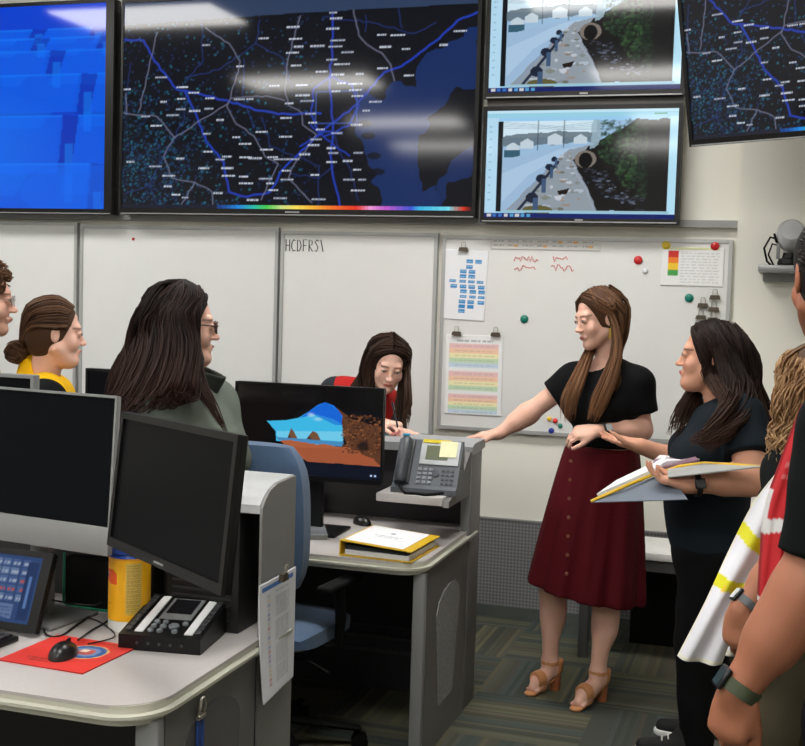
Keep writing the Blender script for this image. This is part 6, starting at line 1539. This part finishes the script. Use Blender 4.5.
arm(B,shL,elL,wLl,.92);arm(B,shR,elR,wRr,.92); leg(B,pel-Rh_(Rt)*.075+V(0,0,-.05),kL,aL,.88);leg(B,pel+Rh_(Rt)*.075+V(0,0,-.05),kR,aR,.88)
add_hand(B,wRr,V(.86,-.35,.05),V(.1,-.1,-1),-1,curl=(.55,.6,.7,.75),s=.98,thumb=.6); add_hand(B,wLl,V(.92,-.3,-.02),V(0,0,-1),1,curl=(.1,.14,.2,.2),s=.95)
blob('body',bodyparts(B,hc,neck=.11),skinm(),root,skincolor((240,196,178),[(hc,Rh,s)],brow=(70,48,38),lipc=(196,100,100)),1,b0); eyes(root,hc,Rh,s,look=(0,1,-1))
T=Field(); torso(T,pel+V(0,0,.03),che,nb,shL,shR,Rt,w=.98,inf=.013,bust=.93,k=.07); T.cap(pel,che,.133,.133,.06); sleeve(T,shL,elL,.85,.066,.062);sleeve(T,shR,elR,.85,.066,.062); T.cap(nb+V(0,0,.0),nb+V(.05,-.08,.12),.06,.075,.012,op='s')
blob('shirt',[T.mesh(.0085,noise=wr(.004,18,1),cut=[(pel+V(0,0,-.08),(0,0,-1))])],fab('charcoal shirt cloth',(44,48,54)),root,None,2,b0)
T=Field(); torso(T,pel+V(0,0,.03),che,nb,shL*.85+nb*.15,shR*.85+nb*.15,Rt,w=.98,inf=.024,bust=.93,k=.07); T.cap(pel,che,.144,.144,.06)
for sh_,sg in ((shL,1),(shR,-1)): T.cap(sh_+V(sg*.02,-.02,-.04),sh_+V(sg*.14,-.06,-.06),.074,.1,.01,op='s')
T.cap(nb+V(.0,.0,.02),nb+V(.06,-.1,.12),.062,.08,.012,op='s')
blob('vest',[T.mesh(.0085,cut=[(pel+V(0,0,-.0),(0,0,-1))])],fab('red vest plain',(176,36,34),.7),root,None,2,b0)
legs_pants('trousers',root,pel,kR,aR,kL,aL,.98,blackp,R=Rt)
for a_ in (aL,aR): shoe(root,a_,(.1,-1,0),bshoe,whitesole)
P=hp(hc,Rh,s); L=[]
L.append(lock([P(0,.02,.122),P(.065,.02,.08),P(.085,.0,.0),A(369,385,Y-.04),A(362,408,Y-.06),A(358,430,Y-.06)],[.014,.02,.022,.028,.032,.026],110))
L.append(lock([P(0,-.02,.122),P(.06,-.05,.08),P(.085,-.05,.01),A(364,378,Y+.03),A(352,400,Y+.0),A(352,425,Y)],[.02,.03,.03,.034,.036,.03],120))
L.append(lock([P(0,.03,.12),P(-.06,.035,.085),P(-.082,.02,.01),A(408,385,Y-.1),A(408,408,Y-.12),A(405,428,Y-.12)],[.012,.014,.012,.014,.018,.016],90))
L.append(lock([P(0,.0,.12),P(-.07,-.02,.07),P(-.085,-.03,.0),A(403,388,Y-.0),A(400,412,Y-.03),A(398,430,Y-.05)],[.016,.02,.02,.024,.026,.02],90))
hairmesh('hair',root,L+capstrands(P,12,.011),(48,33,27),(84,60,47),14,shell=scalp_shell(hc,Rh,s,.009),shellc=(56,40,33))
a=A(392,402,4.68);b=A(398,428,4.72)
t=thing('pen','slim dark pen held by the woman writing on the counter','pen',tuple(b))
MB().tube([tuple(V(0,0,0)),tuple((a-b)*.06),tuple(a-b)],[.0012,.0038,.0038],n=10).build('barrel',mat('pen dark',(50,52,60),.3),t,smooth=50)
MB().tube([tuple((a-b)*.7+V(.005,0,0)),tuple((a-b)*.98+V(.005,0,0))],.0012,n=6).build('clip',clipl,t)
